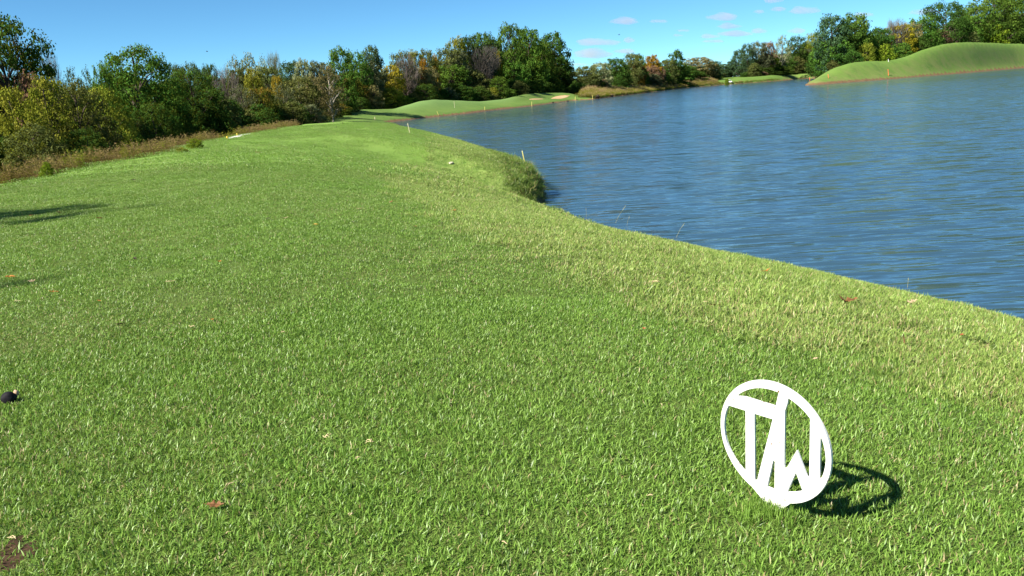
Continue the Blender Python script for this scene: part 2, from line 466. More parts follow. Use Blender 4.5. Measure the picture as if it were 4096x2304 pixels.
def scatter(name, pts, rots, scales, which, tone, dry, protos):
    """one object whose geometry nodes put a small mesh on every point"""
    me = mesh_from(name, pts, [])
    for k, tp, v in (('rot', 'FLOAT_VECTOR', rots), ('size', 'FLOAT_VECTOR', scales), ('which', 'INT', which), ('tone', 'FLOAT', tone), ('dry', 'FLOAT', dry)):
        a = me.attributes.new(k, tp, 'POINT')
        v = np.asarray(v, np.int32 if tp == 'INT' else np.float32)
        a.data.foreach_set('vector' if tp == 'FLOAT_VECTOR' else 'value', v.ravel())
    ob = put(name, me)
    lib = bpy.data.collections.new(name + '_pieces')
    for i, p in enumerate(protos):
        q = bpy.data.objects.new('%s_piece_%02d' % (name, i), p)
        lib.objects.link(q)
    g = bpy.data.node_groups.new(name + '_scatter', 'GeometryNodeTree')
    g.interface.new_socket('Geometry', in_out='INPUT', socket_type='NodeSocketGeometry')
    g.interface.new_socket('Geometry', in_out='OUTPUT', socket_type='NodeSocketGeometry')
    gi = g.nodes.new('NodeGroupInput'); go = g.nodes.new('NodeGroupOutput')
    iop = g.nodes.new('GeometryNodeInstanceOnPoints')
    ci = g.nodes.new('GeometryNodeCollectionInfo')
    ci.inputs['Collection'].default_value = lib
    ci.inputs['Separate Children'].default_value = True
    ci.inputs['Reset Children'].default_value = True
    def named(key, tp):
        a = g.nodes.new('GeometryNodeInputNamedAttribute'); a.data_type = tp
        a.inputs['Name'].default_value = key
        return a.outputs['Attribute']
    g.links.new(gi.outputs[0], iop.inputs['Points'])
    g.links.new(ci.outputs[0], iop.inputs['Instance'])
    iop.inputs['Pick Instance'].default_value = True
    g.links.new(named('which', 'INT'), iop.inputs['Instance Index'])
    e2r = g.nodes.new('FunctionNodeEulerToRotation')
    g.links.new(named('rot', 'FLOAT_VECTOR'), e2r.inputs[0])
    g.links.new(e2r.outputs[0], iop.inputs['Rotation'])
    g.links.new(named('size', 'FLOAT_VECTOR'), iop.inputs['Scale'])
    g.links.new(iop.outputs[0], go.inputs[0])
    m = ob.modifiers.new('scatter', 'NODES'); m.node_group = g
    return ob

# ------------------------------------------------------------------ grass
def tuft(name, seed, n, radius, h0, h1, w0, w1, lean, mat, bend=0.5, segs=2):
    """n blades in a disc, each a narrow bent strip ending in a point"""
    g = np.random.default_rng(seed)
    a = g.uniform(0, 2 * np.pi, n); rad = radius * np.sqrt(g.uniform(0, 1, n))
    base = np.c_[rad * np.cos(a), rad * np.sin(a), np.full(n, -0.004)]
    az = g.uniform(0, 2 * np.pi, n)
    h = g.uniform(h0, h1, n); w = g.uniform(w0, w1, n) * 0.5
    ln = np.abs(g.normal(0, lean, n))
    dirh = np.c_[np.cos(az), np.sin(az), np.zeros(n)]
    face = az + np.pi / 2 + g.normal(0, 0.6, n)
    side = np.c_[np.cos(face), np.sin(face), g.normal(0, 0.25, n)]
    verts, rnd, hh = [], [], []
    fr = np.linspace(0, 1, segs + 1)
    r = g.uniform(0, 1, n)
    rows = []
    for k, f in enumerate(fr):
        th = ln + bend * f * g.uniform(0.2, 1.0, n) * np.sign(ln + 0.01)
        p = base + (dirh * np.sin(np.minimum(th, 1.5))[:, None] + np.array([0, 0, 1.0]) * np.cos(np.minimum(th, 1.5))[:, None]) * (h * f)[:, None]
        if k < segs:
            ww = w * (1 - 0.35 * f)
            rows += [p - side * ww[:, None], p + side * ww[:, None]]
        else:
            rows += [p]
    V = np.stack(rows, 1)                        # n x (2*segs+1) x 3
    m = V.shape[1]
    faces = []
    o = np.arange(n) * m
    tris = []
    for k in range(segs - 1):
        tris.append(np.stack([o + 2 * k, o + 2 * k + 1, o + 2 * k + 3], 1)); tris.append(np.stack([o + 2 * k, o + 2 * k + 3, o + 2 * k + 2], 1))
    tris.append(np.stack([o + 2 * (segs - 1), o + 2 * (segs - 1) + 1, o + 2 * segs], 1))
    F = np.concatenate(tris, 0)
    hfr = np.tile(np.r_[np.repeat(fr[:-1], 2), 1.0], n)
    return mesh_from(name, V.reshape(-1, 3), F, mat, False, dict(rnd=np.repeat(r, m), up=hfr))

def grass_mat(name, dark, mid, light, straw, straw_at):
    t = NT(name)
    P = t.pos()
    big = t.ramp(t.noise(0.35, 3, 0.55, P), [(0.36, 0.0), (0.66, 1.0)])
    med = t.noise(4.0, 3, 0.6, P)
    r = t.attr('rnd')
    v = t.math('ADD', t.math('MULTIPLY', r, 0.8), t.math('MULTIPLY', med, 0.2))
    c = t.ramp(v, [(0.16, dark), (0.48, mid), (0.8, light)])
    c = t.mix(t.math('MULTIPLY', big, 0.28), c, (0.23, 0.30, 0.085))
    # dead blades and clippings
    isdry = t.math('GREATER_THAN', t.math('ADD', t.math('FRACT', t.math('MULTIPLY', r, 37.7)), t.math('MULTIPLY', t.attr('dry', 'INSTANCER'), 0.5)), straw_at)
    c = t.mix(isdry, c, t.mix(r, straw, (0.36, 0.27, 0.13)))
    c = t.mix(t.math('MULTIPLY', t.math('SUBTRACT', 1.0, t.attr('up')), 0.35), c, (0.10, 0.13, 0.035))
    tone = t.math('ADD', t.math('MULTIPLY', t.attr('tone', 'INSTANCER'), 0.3), 0.85)
    hs = t.n('ShaderNodeHueSaturation'); t.link(c, hs.inputs['Color']); t.link(tone, hs.inputs['Value'])
    c = hs.outputs[0]
    b = t.bsdf(c, 0.42, 0.35)
    tr = t.n('ShaderNodeBsdfTranslucent'); t.link(t.mix(0.4, c, (0.25, 0.36, 0.02)), tr.inputs[0])
    m = t.n('ShaderNodeMixShader'); m.inputs[0].default_value = 0.28
    t.link(b, m.inputs[1]); t.link(tr.outputs[0], m.inputs[2])
    return t.finish(m.outputs[0])

MOWN = grass_mat('mown_grass', (0.060, 0.152, 0.014), (0.158, 0.318, 0.037), (0.240, 0.412, 0.070), (0.42, 0.38, 0.20), 0.985)
PALE = grass_mat('bank_grass', (0.14, 0.25, 0.035), (0.25, 0.38, 0.07), (0.37, 0.48, 0.13), (0.52, 0.46, 0.24), 0.94)
LUSH = grass_mat('water_edge_grass', (0.05, 0.115, 0.012), (0.10, 0.20, 0.02), (0.17, 0.28, 0.035), (0.30, 0.22, 0.09), 0.95)

def field(n, rmin, rmax, azmax, seed):
    g = np.random.default_rng(seed)
    r = np.sqrt(g.uniform(rmin ** 2, rmax ** 2, n)); a = np.radians(g.uniform(-azmax, azmax, n))
    return r * np.sin(a), r * np.cos(a), g

def slope_normals(x, y, e=0.12):
    zx = (ground(x + e, y)[0] - ground(x - e, y)[0]) / (2 * e)
    zy = (ground(x, y + e)[0] - ground(x, y - e)[0]) / (2 * e)
    return np.c_[-zx, -zy, np.ones(len(x))]

short_protos, long_protos = [], []
acc = {'mown': [], 'bank': []}
# (density per m2, r0, r1, mown prototypes index base)
ZONES = [(420, 0.75, 3.2, 0), (56, 2.8, 12.5, 3), (5.2, 11.5, 46, 6)]
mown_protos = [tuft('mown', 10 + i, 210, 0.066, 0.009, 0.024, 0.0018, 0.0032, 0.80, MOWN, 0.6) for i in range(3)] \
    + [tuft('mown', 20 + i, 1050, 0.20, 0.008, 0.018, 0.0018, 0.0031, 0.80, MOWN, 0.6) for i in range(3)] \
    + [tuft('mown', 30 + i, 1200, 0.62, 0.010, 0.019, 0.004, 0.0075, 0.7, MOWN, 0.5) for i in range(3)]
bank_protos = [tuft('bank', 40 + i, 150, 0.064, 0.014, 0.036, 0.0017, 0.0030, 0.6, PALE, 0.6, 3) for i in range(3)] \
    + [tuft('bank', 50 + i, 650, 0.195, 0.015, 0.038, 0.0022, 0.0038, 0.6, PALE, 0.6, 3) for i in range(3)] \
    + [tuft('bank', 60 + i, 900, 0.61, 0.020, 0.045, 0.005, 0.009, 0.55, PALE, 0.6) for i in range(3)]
SOIL_SPOT = on_ground(30, 2235)
for dens, ra, rb, base in ZONES:
    cell = 1 / math.sqrt(dens)
    g = np.random.default_rng(100 + base)
    gx_, gy_ = np.meshgrid(np.arange(-rb, rb, cell), np.arange(0, rb, cell))
    x = (gx_ + g.uniform(0, cell, gx_.shape)).ravel(); y = (gy_ + g.uniform(0, cell, gy_.shape)).ravel()
    rad_ = np.hypot(x, y)
    keep = (rad_ > ra) & (rad_ < rb) & (np.abs(np.degrees(np.arctan2(x, y))) < 45)
    x, y = x[keep], y[keep]
    z, sdw, dl = ground(x, y)
    tee = left_of(x, y, TEE_EDGE)
    wob = 0.10 * np.sin(x * 6.1 + 2 * np.sin(y * 2.3)) + 0.06 * np.sin(y * 9.3 + x * 3)
    ok = (sdw > 0.12) & (dl < 0.05)
    ok &= ~((np.hypot((x - SOIL_SPOT.x) / 0.06, (y - SOIL_SPOT.y) / 0.09) < 1) & (g.uniform(0, 1, len(x)) < 0.62))
    nrm = slope_normals(x, y)
    isbank = tee + wob + g.normal(0, 0.09, len(x)) < 0
    for key, sel in (('mown', ok & ~isbank), ('bank', ok & isbank)):
        n = int(sel.sum())
        if key == 'bank' and base < 6:
            pass
        spin = g.uniform(0, 2 * np.pi, n)
        hsc = g.uniform(0.8, 1.25, n)
        acc[key].append((np.c_[x[sel], y[sel], z[sel]], euler_on_slope(nrm[sel] + g.normal(0, 0.05, (n, 3)), spin), np.c_[np.ones(n), np.ones(n), hsc], base + g.integers(0, 3, n), g.uniform(0, 1, n),
                         np.clip(0.5 + 0.5 * np.sin(x[sel] * 2.1 + 1.7 * np.sin(y[sel] * 1.3)) * np.sin(y[sel] * 2.7), 0, 1) * 0.25))
# clumps of longer blades in the uncut bank, and a few that lean over the foot of the white marker
bank_protos += [tuft('bank', 90 + i, 110, 0.13, 0.035, 0.095, 0.004, 0.008, 0.55, PALE, 0.9, 3) for i in range(3)]
g = np.random.default_rng(555)
n = 9000
r = np.sqrt(g.uniform(9 ** 2, 62 ** 2, n)); a = np.radians(g.uniform(-20, 14, n))
x, y = r * np.sin(a), r * np.cos(a)
z, sdw, dl = ground(x, y); tee = left_of(x, y, TEE_EDGE)
sel = (sdw > 0.1) & (tee < -0.15) & (np.sin(x * 2.3 + 1.5 * np.sin(y * 0.9)) * np.sin(y * 1.3 + x) > -0.35)
n = int(sel.sum()); hs_ = g.uniform(0.6, 1.2, n)
acc['bank'].append((np.c_[x, y, z][sel], euler_on_slope(slope_normals(x[sel], y[sel]), g.uniform(0, 6.28, n)), np.c_[hs_ * 1.3, hs_ * 1.3, hs_], 9 + g.integers(0, 3, n), g.uniform(0, 1, n), g.uniform(0, 0.12, n)))
n = 7
fx, fy = 0.4717 - 0.012 + g.normal(0, 0.022, n), 1.3928 - 0.020 + g.normal(0, 0.014, n)
acc['mown'].append((np.c_[fx, fy, np.zeros(n)], np.c_[np.zeros(n), np.zeros(n), g.uniform(0, 6.28, n)], np.c_[np.full(n, 0.5), np.full(n, 0.5), g.uniform(0.8, 1.4, n)], g.integers(0, 3, n), g.uniform(0, 1, n), np.zeros(n)))
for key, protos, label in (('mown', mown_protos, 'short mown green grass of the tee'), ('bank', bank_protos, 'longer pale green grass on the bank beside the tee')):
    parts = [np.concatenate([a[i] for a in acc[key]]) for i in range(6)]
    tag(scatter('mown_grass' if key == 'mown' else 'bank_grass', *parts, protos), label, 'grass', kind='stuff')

# the uncut grass hanging over the water's edge
x, y, g = field(60000, 16, 75, 12, 222)
z, sdw, dl = ground(x, y)
tee = left_of(x, y, TEE_EDGE)
lim = np.interp(y, [16, 20, 22, 28, 32, 45, 75], [0.7, 1.1, 1.7, 1.6, 1.1, 0.9, 1.3])
clumpy = 0.5 + 0.5 * np.sin(x * 1.7 + y * 0.9) * np.sin(y * 1.1 - x * 0.6)
sel = (x > np.interp(y, [16, 19, 20.5, 22, 24, 26], [0.9, 0.4, 0.1, 0.0, -0.4, -3])) & (sdw > 0.02) & (sdw < lim * (0.6 + 0.6 * clumpy)) & (tee < 0) & (g.uniform(0, 1, len(x)) < np.interp(y, [16, 30, 75], [0.9, 0.5, 0.35]))
x, y, z, sdw = x[sel], y[sel], z[sel], sdw[sel]
edge_protos = [tuft('edge', 70 + i, 60, 0.16, 0.16, 0.34, 0.005, 0.011, 0.45, LUSH, 1.1, 3) for i in range(4)]
n = len(x)
hs_ = np.clip(1.25 - 0.40 * sdw, 0.35, 1.25) * g.uniform(0.7, 1.25, n) * np.interp(y, [16, 20, 21.5, 26, 32], [0.5, 0.7, 0.85, 0.68, 0.6])
tag(scatter('water_edge_grass', np.c_[x, y, z - 0.01], np.c_[g.normal(0, 0.15, n), g.normal(0, 0.15, n), g.uniform(0, 6.28, n)], np.c_[hs_, hs_, hs_], g.integers(0, 4, n), g.uniform(0, 1, n), g.uniform(0, 0.08, n), edge_protos),
    'uncut dark green grass hanging over the water edge', 'grass', kind='stuff')

# ------------------------------------------------------------------ dry weeds beyond the left edge of the lawn and along the far shore
def weed_proto(seed, n, rad, mat, leaves=9):
    g = np.random.default_rng(seed)
    V, F, R, U = [], [], [], []
    for i in range(n):
        a = g.uniform(0, 6.28); r = rad * math.sqrt(g.uniform(0, 1))
        b = np.array([r * math.cos(a), r * math.sin(a), 0]); top = b + np.array([g.normal(0, 0.12), g.normal(0, 0.12), g.uniform(0.55, 1.0)])
        rv = g.uniform(0, 1)
        for j in range(leaves):
            f = g.uniform(0.15, 1.0) ** 0.7
            p = b + (top - b) * f
            d = g.normal(0, 1, 3); d[2] = abs(d[2]) * 0.7; d /= np.linalg.norm(d)
            s = np.cross(d, g.normal(0, 1, 3)); s /= np.linalg.norm(s)
            L, W = g.uniform(0.05, 0.12), g.uniform(0.010, 0.022)
            k = len(V)
            V += [p, p + d * L * 0.5 + s * W, p + d * L, p + d * L * 0.5 - s * W]; F.append((k, k + 1, k + 2, k + 3))
            R += [min(1, max(0, rv + g.normal(0, 0.12)))] * 4; U += [f] * 4
        k = len(V); e = np.array([0.006, 0, 0])
        V += [b - e, b + e, top + e * 0.3, top - e * 0.3]; F.append((k, k + 1, k + 2, k + 3)); R += [rv] * 4; U += [0, 0, 1, 1]
    return mesh_from('weed', V, np.array(F), mat, False, dict(rnd=R, clump=U))

def weed_mat(name, cols):
    return leafy(name, cols, 0.3, 0.3)
BROWN_WEED = weed_mat('brown_weeds', ((0.05, 0.045, 0.016), (0.125, 0.092, 0.040), (0.205, 0.150, 0.070)))
TAN_WEED = weed_mat('tan_weeds', ((0.13, 0.13, 0.045), (0.27, 0.20, 0.095), (0.37, 0.27, 0.14)))
GREEN_WEED = weed_mat('green_weeds', ((0.05, 0.08, 0.012), (0.11, 0.15, 0.02), (0.20, 0.20, 0.03)))
weeds = [weed_proto(300 + i, 26, 0.42, BROWN_WEED) for i in range(4)] + [weed_proto(310 + i, 26, 0.42, GREEN_WEED) for i in range(2)]
g = np.random.default_rng(41)
n = 60000
r = np.sqrt(g.uniform(7 ** 2, 92 ** 2, n)); a = np.radians(g.uniform(-48, -8, n))
x, y = r * np.sin(a), r * np.cos(a)
z, sdw, dl = ground(x, y)
band = np.interp(r, [8, 20, 50, 90], [3.0, 3.0, 4.5, 6.0])
sel = (dl > 0.45 + 0.02 * r * 0.5) & (dl < band) & (x / y < (1368 - 2048) / FPX) & ~((x / y > (900 - 2048) / FPX) & (x / y < (1012 - 2048) / FPX) & (dl < 1.5))
sel &= g.uniform(0, 1, n) < np.interp(r, [8, 20, 50, 92], [1.0, 0.8, 0.35, 0.25])
x, y, z, r, dl = x[sel], y[sel], z[sel], r[sel], dl[sel]
n = len(x)
hgt = np.interp(r, [8, 15, 30, 60, 90], [0.46, 0.48, 0.50, 0.60, 0.68]) * g.uniform(0.4, 1.25, n) * np.interp(dl, [0.4, 1.2, 3], [0.65, 1.0, 1.15])
wid = np.interp(r, [8, 20, 50, 90], [0.35, 0.55, 1.0, 1.4])
which = np.where(g.uniform(0, 1, n) < 0.12 + 0.5 * (np.sin(x * 0.8 + y * 0.31) > 0.82), g.integers(4, 6, n), g.integers(0, 4, n))
tag(scatter('dry_weeds', np.c_[x, y, z - 0.02], np.c_[np.zeros(n), np.zeros(n), g.uniform(0, 6.28, n)], np.c_[wid, wid, hgt], which, g.uniform(0, 1, n), np.zeros(n), weeds),
    'brown dry weeds along the left edge of the lawn', 'weeds', kind='stuff')

tan = [weed_proto(330 + i, 26, 0.42, TAN_WEED) for i in range(4)] + [weed_proto(340 + i, 26, 0.42, GREEN_WEED) for i in range(2)]
g = np.random.default_rng(43)
n = 60000
sx = g.uniform(2250, 3130, n); r = g.uniform(165, 420, n)
a = np.arctan((sx - 2048) / FPX)
x, y = r * np.sin(a), r * np.cos(a)
z, sdw, dl = ground(x, y)
deep = np.interp(sx, [2250, 2360, 2420, 2500, 2850, 2900, 3130], [0.1, 3, 24, 26, 18, 2.0, 1.6])
first = np.interp(sx, [2250, 2350, 2420, 3130], [0, 2.2, 0.5, 0.5])
sel = (sdw > first) & (sdw < deep) & (sx > 2345)
x, y, z, sx, sdw = x[sel], y[sel], z[sel], sx[sel], sdw[sel]
n = len(x)
hgt = np.interp(sdw, [0, 3, 9, 20], [0.6, 1.1, 2.3, 3.0]) * g.uniform(0.7, 1.2, n) * np.interp(sx, [2340, 2800, 2900, 3130], [1.0, 0.9, 0.45, 0.35])
which = np.where(g.uniform(0, 1, n) < np.interp(sdw, [0, 5, 12], [0.75, 0.4, 0.08]), g.integers(4, 6, n), g.integers(0, 4, n))
tag(scatter('tall_weeds', np.c_[x, y, z - 0.05], np.c_[np.zeros(n), np.zeros(n), g.uniform(0, 6.28, n)], np.c_[np.full(n, 1.8), np.full(n, 1.8), hgt], which, g.uniform(0, 1, n), np.zeros(n), tan),
    'tall tan weeds growing along the far shore', 'weeds', kind='stuff')
# ------------------------------------------------------------------ trees
def tube(path, radii, sides=5):
    path = np.asarray(path, float); V, F = [], []
    for i, p in enumerate(path):
        d = path[min(i + 1, len(path) - 1)] - path[max(i - 1, 0)]
        d = d / (np.linalg.norm(d) + 1e-9)
        a = np.cross(d, [0.31, 0.95, 0.1]); a /= np.linalg.norm(a) + 1e-9
        b = np.cross(d, a)
        for k in range(sides):
            t = 2 * math.pi * k / sides
            V.append(p + (a * math.cos(t) + b * math.sin(t)) * radii[i])
    for i in range(len(path) - 1):
        for k in range(sides):
            k2 = (k + 1) % sides
            F.append((i * sides + k, i * sides + k2, (i + 1) * sides + k2, (i + 1) * sides + k))
    return V, F

def tree_proto(kind, seed, clumps, per, leaf, crad, c0):
    """crown and trunk meshes of a tree one unit high whose crown is about one unit wide"""
    g = np.random.default_rng(seed)
    ph = g.uniform(0, 6.28, 6)
    def env(s, th):
        s = np.clip(s, 0, 1)
        if kind == 'oval': r = 0.5 * np.sin(np.pi * np.clip(s * 0.93 + 0.05, 0, 1) ** 0.85) ** 0.6
        elif kind == 'shrub': r = 0.5 * np.sqrt(np.clip(1 - s ** 2.4, 0, 1))
        elif kind == 'willow': r = 0.5 * np.sqrt(np.clip(1 - s ** 2.8, 0, 1))
        elif kind == 'barevase': r = 0.5 * (0.25 + 0.75 * s ** 0.8) * np.sqrt(np.clip(1 - np.clip(s - 0.72, 0, 1) ** 2 / 0.085, 0.02, 1))
        elif kind == 'lean': r = 0.42 * np.sin(np.pi * np.clip(s * 0.9 + 0.08, 0, 1)) ** 0.7
        else: r = 0.5 * np.sqrt(np.clip(1 - ((s - 0.46) / 0.60) ** 2, 0, 1))
        lob = 1 + 0.13 * np.sin(2 * th + ph[0] + 3 * s) + 0.11 * np.sin(3 * th + ph[1] - 5 * s) + 0.10 * np.sin(5 * th + ph[2] + 9 * s)
        return r * lob
    cents = []
    tries = 0
    mind = crad * (0.95 if 'bare' not in kind else 0.6)
    while len(cents) < clumps and tries < clumps * 60:
        tries += 1
        s = g.uniform(0.02, 0.97); th = g.uniform(0, 6.28)
        R = max(0.0, env(s, th) - crad * 0.55)
        q = g.uniform(0, 1)
        rad = R * (0.35 + 0.65 * q ** 0.45)
        c = np.array([rad * math.cos(th), rad * math.sin(th), c0 + (1 - c0) * s - crad * 0.3 * s])
        if all(np.linalg.norm((c - k) * (1, 1, 0.8)) > mind * (1 - tries / (clumps * 90)) for k in cents): cents.append(c)
    cents = np.array(cents)
    if kind == 'lean': cents[:, 0] += 0.42 * np.clip(cents[:, 2] - 0.35, 0, 1) ** 1.3
    N = len(cents)
    # leaves
    k = np.repeat(np.arange(N), per)
    n = len(k)
    csize = g.uniform(0.7, 1.25, N)[k]
    d = g.normal(0, 1, (n, 3)); d /= np.linalg.norm(d, axis=1, keepdims=True)
    rr = g.uniform(0, 1, n) ** 0.5
    flat = np.array([1, 1, 0.72]) if kind != 'willow' else np.array([0.6, 0.6, 2.0])
    p = cents[k] + d * flat * (rr * csize * crad)[:, None]
    p[:, 2] = np.clip(p[:, 2], 0.01, 1.02)
    nr = d + np.array([0, 0, 0.45]) + g.normal(0, 0.55, (n, 3)); nr /= np.linalg.norm(nr, axis=1, keepdims=True)
    a = np.cross(nr, g.normal(0, 1, (n, 3))); a /= np.linalg.norm(a, axis=1, keepdims=True)
    L = leaf * g.uniform(0.65, 1.35, n); W = L * g.uniform(0.5, 0.8, n)
    if kind == 'willow':
        a = np.c_[g.normal(0, 0.18, (n, 2)), np.full(n, -1.0)]; a /= np.linalg.norm(a, axis=1, keepdims=True); L *= 2.6; W = L * 0.16
    if kind in ('bare', 'barevase'):
        out = p - np.c_[cents[k][:, :2] * 0.35, cents[k][:, 2] - 0.25]
        a = out / (np.linalg.norm(out, axis=1, keepdims=True) + 1e-6) + g.normal(0, 0.45, (n, 3)) + np.array([0, 0, 0.3])
        a /= np.linalg.norm(a, axis=1, keepdims=True)
        L = leaf * 4.2 * g.uniform(0.5, 1.4, n); W = np.full(n, leaf * 0.16)
    b = np.cross(nr, a); b /= np.linalg.norm(b, axis=1, keepdims=True) + 1e-9
    V = np.stack([p - a * (L / 2)[:, None], p + b * (W / 2)[:, None] - a * (L * 0.08)[:, None], p + a * (L / 2)[:, None], p - b * (W / 2)[:, None] - a * (L * 0.08)[:, None]], 1).reshape(-1, 3)
    F = np.arange(4 * n).reshape(n, 4)
    cl = np.clip(g.uniform(0, 1, N) * 0.7 + 0.3 * (cents[:, 2] - c0) / (1 - c0), 0, 1)
    crown = mesh_from('%s_crown' % kind, V, F, None, False, dict(rnd=np.repeat(g.uniform(0, 1, n), 4), clump=np.repeat(cl[k], 4)))
    crown.materials.append(None)
    # wood
    top = 0.86
    pts = [np.array([0, 0, -0.03])]; lean = 0.0
    for i in range(1, 8):
        f = i / 7
        q = np.array([0.02 * math.sin(3 * f + ph[3]), 0.02 * math.sin(4 * f + ph[4]), top * f])
        if kind == 'lean': q[0] += 0.42 * max(0, q[2] - 0.35) ** 1.3
        pts.append(q)
    R0 = 0.026 if kind not in ('shrub', 'willow') else 0.016
    WV, WF = tube(pts, [R0 * (1 - 0.85 * i / 7) + 0.002 for i in range(8)], 7)
    order = g.permutation(N)[: (34 if 'bare' not in kind else 60)]
    for i in order:
        c = cents[i]
        z0 = max(c0 * 0.6 + 0.03, c[2] - 0.55 * math.hypot(c[0], c[1]) - 0.12 * g.uniform(0.3, 1))
        z0 = min(z0, top * 0.93)
        j = min(6, int(z0 / top * 7)); f = z0 / top * 7 - j
        s = pts[j] * (1 - f) + pts[j + 1] * f
        m = s * 0.5 + c * 0.5 + np.array([0, 0, 0.03]) + g.normal(0, 0.012, 3)
        v, fc = tube([s, m, c], [0.011, 0.007, 0.002], 4)
        o = len(WV); WV += v; WF += [tuple(q + o for q in h) for h in fc]
    trunk = mesh_from('%s_trunk' % kind, WV, WF, None, True)
    trunk.materials.append(None)
    return crown, trunk

# shape: several prototypes of each, fine ones for the trees that stand near
PROTO = {}
def protos(shape, fine):
    key = (shape, fine)
    if key not in PROTO:
        spec = {'round': ('round', 120, 74, 0.036, 0.105, 0.08), 'oval': ('round', 120, 70, 0.036, 0.11, 0.06), 'shrub': ('shrub', 100, 66, 0.042, 0.12, 0.0),
                'sparse': ('oval', 80, 44, 0.032, 0.10, 0.12), 'bare': ('bare', 120, 26, 0.032, 0.10, 0.16), 'willow': ('willow', 80, 60, 0.045, 0.10, 0.02),
                'vase': ('barevase', 130, 26, 0.030, 0.10, 0.20), 'lean': ('lean', 64, 52, 0.045, 0.10, 0.10)}[shape]
        k, c, per, leaf, cr_, c0 = spec
        if fine: c, per, leaf, cr_ = int(c * 1.4), int(per * 1.6), leaf * 0.62, cr_ * 0.84
        nv = 1 if shape in ('lean',) else (2 if fine or shape in ('willow', 'bare', 'vase') else 3)
        PROTO[key] = [tree_proto(k, 900 + 17 * i + 131 * len(PROTO), c, per, leaf, cr_, c0) for i in range(nv)]
    return PROTO[key]

LEAF = {
    'stem': leafy('dark_grey_twigs', ((0.055, 0.050, 0.045), (0.085, 0.078, 0.070), (0.12, 0.11, 0.10)), 0.05),
    'dark': leafy('dark_green_leaves', ((0.018, 0.042, 0.010), (0.036, 0.080, 0.014), (0.065, 0.125, 0.022))),
    'green': leafy('green_leaves', ((0.030, 0.070, 0.012), (0.060, 0.125, 0.018), (0.105, 0.185, 0.028))),
    'lime': leafy('bright_green_leaves', ((0.060, 0.120, 0.010), (0.115, 0.195, 0.015), (0.19, 0.26, 0.025))),
    'yellowgreen': leafy('yellow_green_leaves', ((0.080, 0.110, 0.013), (0.155, 0.180, 0.020), (0.25, 0.245, 0.035))),
    'olive': leafy('olive_leaves', ((0.045, 0.060, 0.018), (0.085, 0.105, 0.030), (0.135, 0.15, 0.045))),
    'grey': leafy('grey_green_leaves', ((0.050, 0.062, 0.030), (0.090, 0.105, 0.052), (0.14, 0.155, 0.08))),
    'tan': leafy('tan_leaves', ((0.085, 0.080, 0.030), (0.150, 0.135, 0.055), (0.22, 0.19, 0.085))),
    'pale': leafy('pale_green_leaves', ((0.12, 0.15, 0.060), (0.19, 0.225, 0.10), (0.28, 0.30, 0.16))),
    'orange': leafy('orange_leaves', ((0.12, 0.075, 0.010), (0.24, 0.125, 0.014), (0.36, 0.21, 0.025))),
    'rust': leafy('rust_red_leaves', ((0.075, 0.042, 0.014), (0.145, 0.065, 0.022), (0.20, 0.115, 0.03))),
    'mixed': leafy('green_and_rust_leaves', ((0.035, 0.062, 0.010), (0.085, 0.105, 0.016), (0.20, 0.115, 0.02))),
    'yellow': leafy('yellow_leaves', ((0.13, 0.12, 0.012), (0.23, 0.20, 0.016), (0.34, 0.27, 0.03))),
    'blue': leafy('blue_green_leaves', ((0.025, 0.052, 0.024), (0.046, 0.090, 0.040), (0.075, 0.125, 0.058))),
    'twig': leafy('bare_grey_twigs', ((0.085, 0.072, 0.060), (0.135, 0.115, 0.10), (0.19, 0.165, 0.14)), 0.05),
    'russet': leafy('russet_leaves', ((0.11, 0.070, 0.045), (0.18, 0.105, 0.070), (0.24, 0.155, 0.095))),
}
BARK = plain('grey_brown_bark', (0.075, 0.060, 0.046), 0.9, 0.1, 0.35, 3.0)
WHITE_BARK = plain('whitish_bark', (0.33, 0.295, 0.24), 0.85, 0.15, 0.25, 2.0)

